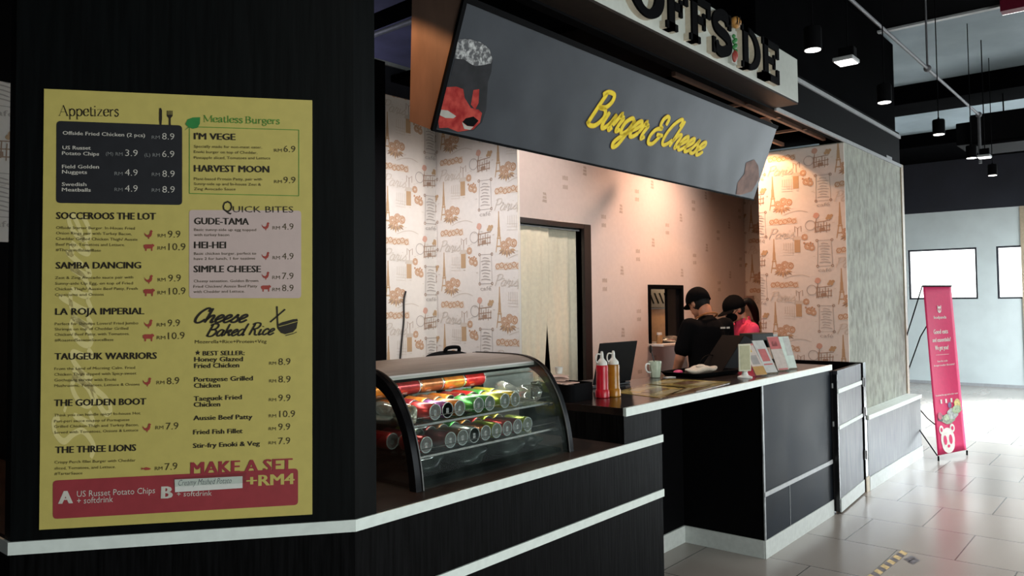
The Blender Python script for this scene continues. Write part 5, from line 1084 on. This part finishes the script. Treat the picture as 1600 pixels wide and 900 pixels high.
# ================================================================== PEOPLE
def person(name, label, pos, yaw, H, head_yaw, head_pitch, lean, arms, top, longhair=False, mask=False, lanyard=False, polo=False, brim=.05):
    k = H/1.70; Rz = Matrix.Rotation(yaw, 3, 'Z'); pos = Vector(pos)
    def T(p):       # feet at origin, facing +Y; the upper body leans forward from the hips
        p = Vector(p)
        if p.z > .95: q = Matrix.Rotation(-lean, 3, 'X') @ (p-Vector((0, 0, .95))); p = q+Vector((0, 0, .95))
        return pos+Rz @ (p*k)
    piv = Vector((0, .015, 1.44)); Rh = Matrix.Rotation(head_yaw, 3, 'Z') @ Matrix.Rotation(-head_pitch, 3, 'X')
    def Hd(p): return T(piv+Rh @ (Vector(p)-piv))
    hq = Rz @ Matrix.Rotation(-lean, 3, 'X') @ Rh
    root = thing(name, label, 'person', pos)
    b = MB()
    def C(m, p, q, r0, r1): m.capsule(T(p), T(q), r0*k, r1*k)
    # trunk, neck, legs
    C(b, (0, 0, .93), (0, .0, 1.12), .125, .115); C(b, (0, 0, 1.12), (0, -.005, 1.30), .118, .12)
    for s in (-1, 1):
        C(b, (s*.06, 0, 1.30), (s*.15, -.005, 1.365), .085, .062); C(b, (s*.07, 0, .92), (s*.095, .01, .50), .085, .058)
        C(b, (s*.095, .01, .50), (s*.10, -.02, .10), .055, .038); C(b, (s*.10, -.02, .045), (s*.11, .15, .035), .042, .034)
    C(b, (0, -.005, 1.36), (0, .02, 1.50), .062, .054)
    # head
    b.ell(Hd((0, .035, 1.585)), (.074*k, .092*k, .108*k), 0, 20, 14, hq); b.ell(Hd((0, .065, 1.535)), (.056*k, .066*k, .07*k), 0, 16, 10, hq)
    b.capsule(Hd((0, .118, 1.60)), Hd((0, .137, 1.562)), .010*k, .014*k); b.capsule(Hd((-.022, .118, 1.522)), Hd((.022, .118, 1.522)), .009*k, .009*k)
    b.capsule(Hd((-.045, .108, 1.605)), Hd((.045, .108, 1.605)), .012*k, .012*k); b.ell(Hd((0, .112, 1.485)), (.022*k, .018*k, .016*k))
    for s in (-1, 1): b.ell(Hd((s*.076, .03, 1.57)), (.010*k, .020*k, .032*k), 0, 10, 8, hq)
    # arms with hands
    sl = MB()
    for s, (el, wr) in zip((-1, 1), arms):
        sh = Vector((s*.182, -.005, 1.365)); el = Vector(el); wr = Vector(wr)
        C(b, sh, el, .05, .041); C(b, el, wr, .042, .027); C(sl, sh, sh.lerp(el, .72), .066, .068)
        d = (wr-el).normalized(); sd = d.cross(Vector((0, 0, 1)) if abs(d.z) < .8 else Vector((0, 1, 0))).normalized(); nn = sd.cross(d)
        pm = wr+d*.085
        for j in range(4): o_ = sd*(-.030+.020*j); C(b, wr+o_*.5, pm+o_, .015, .013)
        for j in range(4):
            o_ = pm+sd*(-.030+.020*j); L = (.032, .038, .036, .027)[j]; m_ = o_+d*L; C(b, o_, m_, .0092, .0085); C(b, m_, m_+(d-nn*.55).normalized()*L*.75, .0085, .0075)
        th_ = wr+d*.025-sd*.03*s; t2 = th_+(d*.7-sd*s*.7).normalized()*.042; C(b, th_, t2, .013, .010); C(b, t2, t2+(d-sd*s*.15).normalized()*.030, .010, .0085)
    remesh_build(b, 'body', M['skin'], root, .0075, 4)
    # clothes
    s_ = MB(); C(s_, (0, 0, .90), (0, 0, 1.12), .148, .14); C(s_, (0, 0, 1.12), (0, -.01, 1.31), .142, .136)
    for s in (-1, 1): C(s_, (s*.055, 0, 1.30), (s*.165, -.008, 1.362), .105, .072); C(s_, (s*.06, .0, .92), (s*.09, 0, 1.28), .105, .10)
    C(s_, (0, -.008, 1.36), (0, .005, 1.415), .078, .066); s_.add(sl.v, sl.f)
    remesh_build(s_, 'shirt', M[top], root, .010, 6)
    if polo:
        c_ = MB()
        for s in (-1, 1):
            c_.slab([T((s*.01, .075, 1.40)), T((s*.075, .03, 1.42)), T((s*.08, .03, 1.465)), T((s*.02, .085, 1.44))], Rz @ Vector((0, -.006, 0)))
            c_.slab([T((s*.0, -.075, 1.43)), T((s*.078, .03, 1.42)), T((s*.075, .03, 1.468)), T((s*.0, -.07, 1.48))], Rz @ Vector((0, .006, 0)))
        c_.build('collar', M[top], root, fix=True)
    t_ = MB(); C(t_, (0, 0, .86), (0, 0, .93), .145, .135)
    for s in (-1, 1): C(t_, (s*.075, 0, .90), (s*.095, .01, .50), .10, .075); C(t_, (s*.095, .01, .50), (s*.10, -.015, .10), .073, .06)
    remesh_build(t_, 'trousers', M['navycloth'], root, .012, 5)
    g = MB()
    for s in (-1, 1): g.add(*(lambda e: (e.v, e.f))(MB().capsule(T((s*.10, -.03, .043)), T((s*.115, .17, .038)), .048*k, .042*k)))
    for i, v in enumerate(g.v): g.v[i] = Vector((v.x, v.y, max(v.z, .001)))
    g.build('shoes', M['black'], root, smooth=60)
    # hair and cap
    h = MB().ell(Hd((0, .022, 1.585)), (.080*k, .088*k, .100*k), 0, 20, 14, hq)
    h.v = [v for v in h.v]; hm = h.build('hair', M['hair'], root, smooth=60)
    keep = []
    cp = MB(); n = 28; vs = []
    for i in range(9):
        a = math.pi/2*i/8
        for j in range(n):
            an = 2*math.pi*j/n; r = math.cos(a); f = 1+.10*max(0, math.sin(an))*(1-i/8)
            vs.append(Hd((.092*r*math.cos(an), .03+.106*r*math.sin(an)*f, 1.600+.112*math.sin(a)**.9+(.012*math.sin(an) if i == 0 else 0)-(.02 if i == 0 else 0))))
    cp.add(vs, [(i*n+j, i*n+(j+1) % n, (i+1)*n+(j+1) % n, (i+1)*n+j) for i in range(8) for j in range(n)]+[tuple(range(8*n, 9*n))])
    cap_ = cp.build('cap', M['blackcloth'], root, smooth=60, solid=.004)
    br = MB()
    def bf(u, v):
        an = math.radians(25+130*u); r = v*brim
        return Hd(((.092+r*.35)*math.cos(an), .03+(.114+r)*math.sin(an), 1.595-.012*math.cos((u-.5)*3)+.012-r*.25-.03*abs(u-.5)**2*4*0.5))
    br.grid(bf, 14, 4).build('cap_brim', M['blackcloth'], cap_, smooth=60, solid=.004)
    MB().ell(Hd((0, .03, 1.713)), (.008*k, .008*k, .004*k), 0, 10, 6).build('cap_button', M['blackcloth'], cap_, smooth=60)
    if longhair:
        P = [Hd((0, -.06, 1.60)), Hd((0, -.125, 1.585)), Hd((.0, -.145, 1.50)), Hd((.01, -.135, 1.40)), Hd((.015, -.12, 1.30))]
        MB().tube(smoothline(P, 5), [(.022+.018*math.sin(math.pi*min(1, i/17))) * (1 if i < 17 else .6) for i in range(21)], 12).build('ponytail', M['hair'], hm, smooth=60)
    if mask:
        g = MB().ell(Hd((0, .088, 1.528)), (.062*k, .060*k, .058*k), 0, 18, 12, hq); mk = g.build('face_mask', M['blackcloth'], root, smooth=60)
        for s in (-1, 1): MB().tube([Hd((s*.055, .09, 1.545)), Hd((s*.078, .045, 1.575)), Hd((s*.083, .022, 1.585))], .0025, 6).build('ear_loop', M['black'], mk)
    if lanyard:
        P = [T((-.085, .035, 1.425)), T((-.07, -.045, 1.455)), T((-.03, -.080, 1.468)), T((.03, -.080, 1.468)), T((.07, -.045, 1.455)), T((.085, .035, 1.425))]
        MB().tube(smoothline(P, 5), .008, 8).build('lanyard', M['lanyard'], root, smooth=50)
        g = MB()
        for k2 in range(5): c2 = T((.035+.016*k2+(.01 if k2 > 2 else 0), -.148, 1.345)); g.obox(c2, Rz @ Vector((.006, 0, 0)), Rz @ Vector((0, .003, 0)), Vector((0, 0, .007)))
        g.build('shirt_print', M['inkwhite'], root)
    return root
pm_ = onY(1103, 520, 2.98); pw_ = onY(1162, 520, 3.02)
person('person', 'person in black cap and T-shirt seen from behind, brown lanyard at the neck', (pm_.x+.04, 2.98, 0), -.52, 1.70, .22, .42, .03,
       [((-.255, .03, 1.10), (-.235, .17, .90)), ((.25, .10, 1.12), (.10, .30, 1.02))], 'blackcloth', lanyard=True, brim=.045)
person('person', 'person in pink polo shirt, black cap and black mask, with a long dark ponytail', (pw_.x+.11, 3.02, 0), .78, 1.63, .10, .30, .10,
       [((-.23, .12, 1.12), (-.08, .34, 1.06)), ((.23, .12, 1.12), (.08, .34, 1.06))], 'pinkcloth', longhair=True, mask=True, polo=True, brim=.075)

# ================================================================== BANNER STAND
bl, br_ = onZ(1466, 721), onZ(1507, 712.5)
br_ = bl+(br_-bl).normalized()*.50
ub = (br_-bl).normalized(); nb = Vector((-ub.y, ub.x, 0))       # nb points away from the viewer
tl0 = onP(1442, 447, bl+nb*.17, nb)                                # the top left corner, a hand's breadth behind the feet
vb = (tl0-bl).normalized(); h_ = (tl0-bl).length-.03
bs = thing('banner_stand', 'red upright banner stand with white writing and a panda emblem on the tiled floor', 'banner', (bl+br_)/2)
SB = Board(bl, ub, vb); SB.n = -nb*.98+Vector((0, 0, .16))
def q(u, v, h=0): bow = -.022*math.sin(math.pi*u/.5)*math.sin(math.pi*v/h_); return bl+ub*u+vb*(v+.035)+SB.n*(h+bow)
SB.p = q
MB().grid(lambda u, v: q(u*.5, .02+v*(h_-.03)), 12, 24).build('banner_sheet', M['magenta'], bs, smooth=60, solid=.002)
hub = onP(1409, 607, (bl+br_)/2+nb*.42, nb); g = MB()
for a in ((0, .02), (.5, .02), (0, h_), (.5, h_)): g.tube([q(*a, -.005), q(*a, -.03).lerp(hub, .5)+nb*.05, hub], .006, 8)
g.tube([hub, Vector((hub.x+.05, hub.y+.28, .006))], .007, 8); g.ell(hub, (.03, .03, .03))
g.build('x_frame', M['black'], bs, smooth=50)
g = MB()
for a in (0, .5): g.tube([q(a, .015, .006), Vector((*q(a, .015, .006).xy, .004))], .008, 8)
g.build('feet', M['black'], bs, smooth=50)
MB().tube([q(-.005, h_-.005), q(.505, h_-.005)], .008, 8).build('top_bar', M['black'], bs, smooth=50)
wt = MB(); W3 = .004
for t, u0, u1, v, cp in (('foodpanda', .15, .37, 1.335, .030), ('Good eats', .13, .38, 1.185, .044), ('and essentials?', .095, .415, 1.105, .040), ('We got you!', .135, .37, 1.025, .044), ('Scan the code', .16, .34, .905, .018), ('for super voucher discounts!', .08, .44, .865, .018), ('Download the app and order now', .06, .45, .575, .016)):
    g = MB(); SB.text(g, t, (u0, v), (u1, v), cp, W3, .015); g.build('white_lettering', M['inkwhite'], bs)
g = MB(); SB.poly(g, [(.14, .975), (.37, .975), (.37, .978), (.14, .978)], W3); g.build('ruled_line', M['inkwhite'], bs)
for u in (.16, .25, .34):
    wt = MB(); SB.poly(wt, [(u-.014, .50), (u+.014, .50), (u+.014, .54), (u-.014, .54)], W3); wt.build('app_icon', M['inkwhite'], bs)
def el(u, v, a, b, h=W3, mb=None, n=20): SB.poly(mb, [(u+a*math.cos(2*math.pi*i/n), v+b*math.sin(2*math.pi*i/n)) for i in range(n)], h)
def emblem(u, v, s):
    wt = MB(); rd = MB()
    el(u, v, .105*s, .095*s, W3, wt); el(u, v-.04*s, .095*s, .075*s, W3+.0003, wt)
    for d in (-1, 1): el(u+d*.085*s, v+.085*s, .036*s, .036*s, W3+.0006, wt); el(u+d*.042*s, v-.005*s, .026*s, .040*s, W3+.002, rd); el(u+d*.085*s, v+.085*s, .018*s, .018*s, W3+.002, rd)
    el(u, v-.058*s, .020*s, .013*s, W3+.002, rd)
    o = wt.build('panda_emblem', M['inkwhite'], bs); rd.build('emblem_marks', M['magenta'], o)
emblem(.20, .155, 1.15); emblem(.26, 1.43, .32)
fd = MB()
for u, v, a, b, m_ in ((.14, .285, .085, .030, 0), (.25, .270, .11, .050, 1), (.33, .315, .09, .055, 2), (.30, .40, .03, .03, 3), (.42, .40, .05, .055, 4), (.40, .35, .075, .04, 5), (.22, .285, .05, .03, 5), (.10, .31, .045, .035, 6)): SB.poly(fd, [(u+a*math.cos(2*math.pi*i/16)*(1+.12*math.sin(3*i)), v+.075+b*math.sin(2*math.pi*i/16)) for i in range(16)], W3+.0006*m_, m_)
fd.build('printed_food', [mat('print_'+n_, c_, .5, var=.35, scale=30) for n_, c_ in (('dark', (.02, .018, .02)), ('green_grey', (.22, .26, .17)), ('grey', (.35, .36, .34)), ('violet', (.10, .05, .16)), ('straw', (.60, .46, .16)), ('leaf', (.30, .36, .22)), ('crimson', (.32, .015, .05)))], bs)

# ================================================================== CEILING FITTINGS
cz = 4.2
pl = ['nearest round pendant lamp, beside the white shop sign', 'second pendant lamp, hanging against the black upper wall', 'third pendant lamp, a dark cylinder right of the tan edge strip', 'fourth pendant lamp, left of the small square floodlight', 'farthest pendant lamp, hanging below the small square floodlight']
for i, (px, py) in enumerate(((1270, 78), (1382, 160), (1467, 210), (1518, 247), (1551, 274))):
    p = onZ(px, py, 2.9); x, y = p.x, p.y
    t = thing('pendant_light', pl[i], 'lamp', (x, y, 2.9), 'pendant lamps in a row')
    MB().lathe([(.043, 0), (.046, .0), (.046, .11), (.042, .12), (.010, .124), (.005, .14)], (x, y, 2.9), 24).build('shade', M['black'], t, smooth=40)
    MB().lathe([(.040, -.001), (.041, .004)], (x, y, 2.898), 24).build('diffuser', M['emitwarm'], t)
    MB().tube([(x, y, 3.03), (x, y, cz)], .004, 6).build('cord', M['black'], t)
    l = bpy.data.lights.new('pendant_beam', 'SPOT'); l.energy = 6; l.spot_size = 1.6; l.spot_blend = .6; l.shadow_soft_size = .06; l.color = (1, .95, .88)
    o = bpy.data.objects.new('pendant_beam', l); COL.objects.link(o); o.location = (x, y, 2.88)
for i, (px, py) in enumerate(((1322, 99), (1538, 247))):
    p = onZ(px, py, 2.98); x, y = p.x, p.y
    t = thing('flood_light', ['larger square floodlight hanging between the first two pendant lamps', 'small square floodlight hanging beside the fourth pendant lamp'][i], 'floodlight', (x, y, 2.98), 'square floodlights')
    MB().box(x-.068, x+.068, y-.058, y+.058, 2.985, 3.008).build('panel_housing', M['greytrim'], t, bevel=.004)
    MB().box(x-.060, x+.060, y-.050, y+.050, 2.981, 2.9855).build('lamp_panel', M['emitwhite'], t)
    MB().box(x+.0, x+.065, y-.045, y+.045, 3.008, 3.08).build('ballast_box', M['black'], t, bevel=.006); MB().tube([(x+.035, y, 3.08), (x+.035, y, cz)], .005, 6).build('drop_rod', M['black'], t)
MB_ = MB().tube([(2.2, 1.5, 3.46), (9.3, 1.5, 3.46)], .012, 10).tube([(9.3, 1.5, 3.46), (9.3, 1.5, 2.95)], .016, 10).tube([(7.1, 1.5, 3.46), (7.1, 1.5, cz)], .008, 8).ell((7.1, 1.5, 3.46), (.03, .03, .03)).ell((9.3, 1.5, 3.46), (.03, .03, .03))
tag(MB_.build('conduit', mat('dull_grey_conduit', (.10, .10, .11), .6), smooth=50), 'long grey conduit running under the ceiling along the booth front', 'conduit')
p1_, p2_ = onX(1415, 168, 12.0), onX(1600, 141, 12.0); d_ = p2_-p1_
tag(MB().tube([p1_-d_*.8, p2_+d_*2], .022, 10).build('ceiling_pipe', M['greytrim'], smooth=50), 'thin grey pipe crossing the ceiling below the pale slab', 'pipe')
c0, c1 = onX(1514, 180, 10.5), onX(1514, 226, 10.5)
du = thing('air_duct', 'big black air duct box hanging below the far ceiling', 'duct', (9.9, c0.y-1.5, c1.z))
MB().box(10.5, 11.2, c0.y-3.2, c0.y, c1.z, c0.z).build('duct', M['black'], du, bevel=.02)
MB().box(10.48, 11.22, c0.y-3.2, c0.y+.005, c1.z-.03, c1.z).build('bottom_flange', M['black'], du); MB().box(10.6, 11.1, c0.y, c0.y+.16, c1.z+.02, c0.z-.06).build('end_collar', M['black'], du, bevel=.01)
for y in (c0.y-.3, c0.y-1.4): MB().tube([(10.85, y, c0.z), (10.85, y, 3.98)], .008, 6).build('hanger_rod', M['black'], du)
e = onZ(1592, 5, 4.17); g = MB().box(8.05, 8.17, .2, e.y+.13, 4.10, 4.2); rd_ = g.build('red_light_strip', mat('deep_red_strip', (.12, .005, .02), .4)); tag(rd_, 'deep red light strip at the edge of the black ceiling', 'light')
MB().box(8.171, 8.178, .2, e.y+.13, 4.10, 4.115).build('lit_edge', M['emitwhite'], rd_)
# strip of hazard tape on the floor
ht = thing('hazard_tape', 'worn yellow and black striped tape stuck on the floor tiles', 'tape', (4.95, 1.35, 0))
a, b = Vector((4.72, 1.375, 0)), Vector((5.335, 1.345, 0)); ta = (b-a).normalized(); tb_ = Vector((-ta.y, ta.x, 0))*.024
g = MB(); n = 11
for i in range(n):
    s0, s1 = i/n, (i+1)/n; sk = ta*.035
    g.add([a.lerp(b, s0)-tb_+Vector((0, 0, .0012)), a.lerp(b, s1)-tb_+Vector((0, 0, .0012)), a.lerp(b, s1)+tb_+sk+Vector((0, 0, .0012)), a.lerp(b, s0)+tb_+sk+Vector((0, 0, .0012))], [(0, 1, 2, 3)], i % 2)
g.build('striped_tape', [mat('worn_yellow', (.50, .40, .20), .6, var=.3), mat('worn_black', (.11, .11, .125), .6, var=.5)], ht)
g = MB()
for px, py in ((1419, 873), (1425, 877)):
    c = onZ(px, py); g.add([c+Vector((x_, y_, .0012)) for x_, y_ in ((-.06, -.02), (.05, -.035), (.07, .0), (-.03, .02))], [(0, 1, 2, 3)])
g.build('torn_piece', bpy.data.materials['worn_black'], ht)
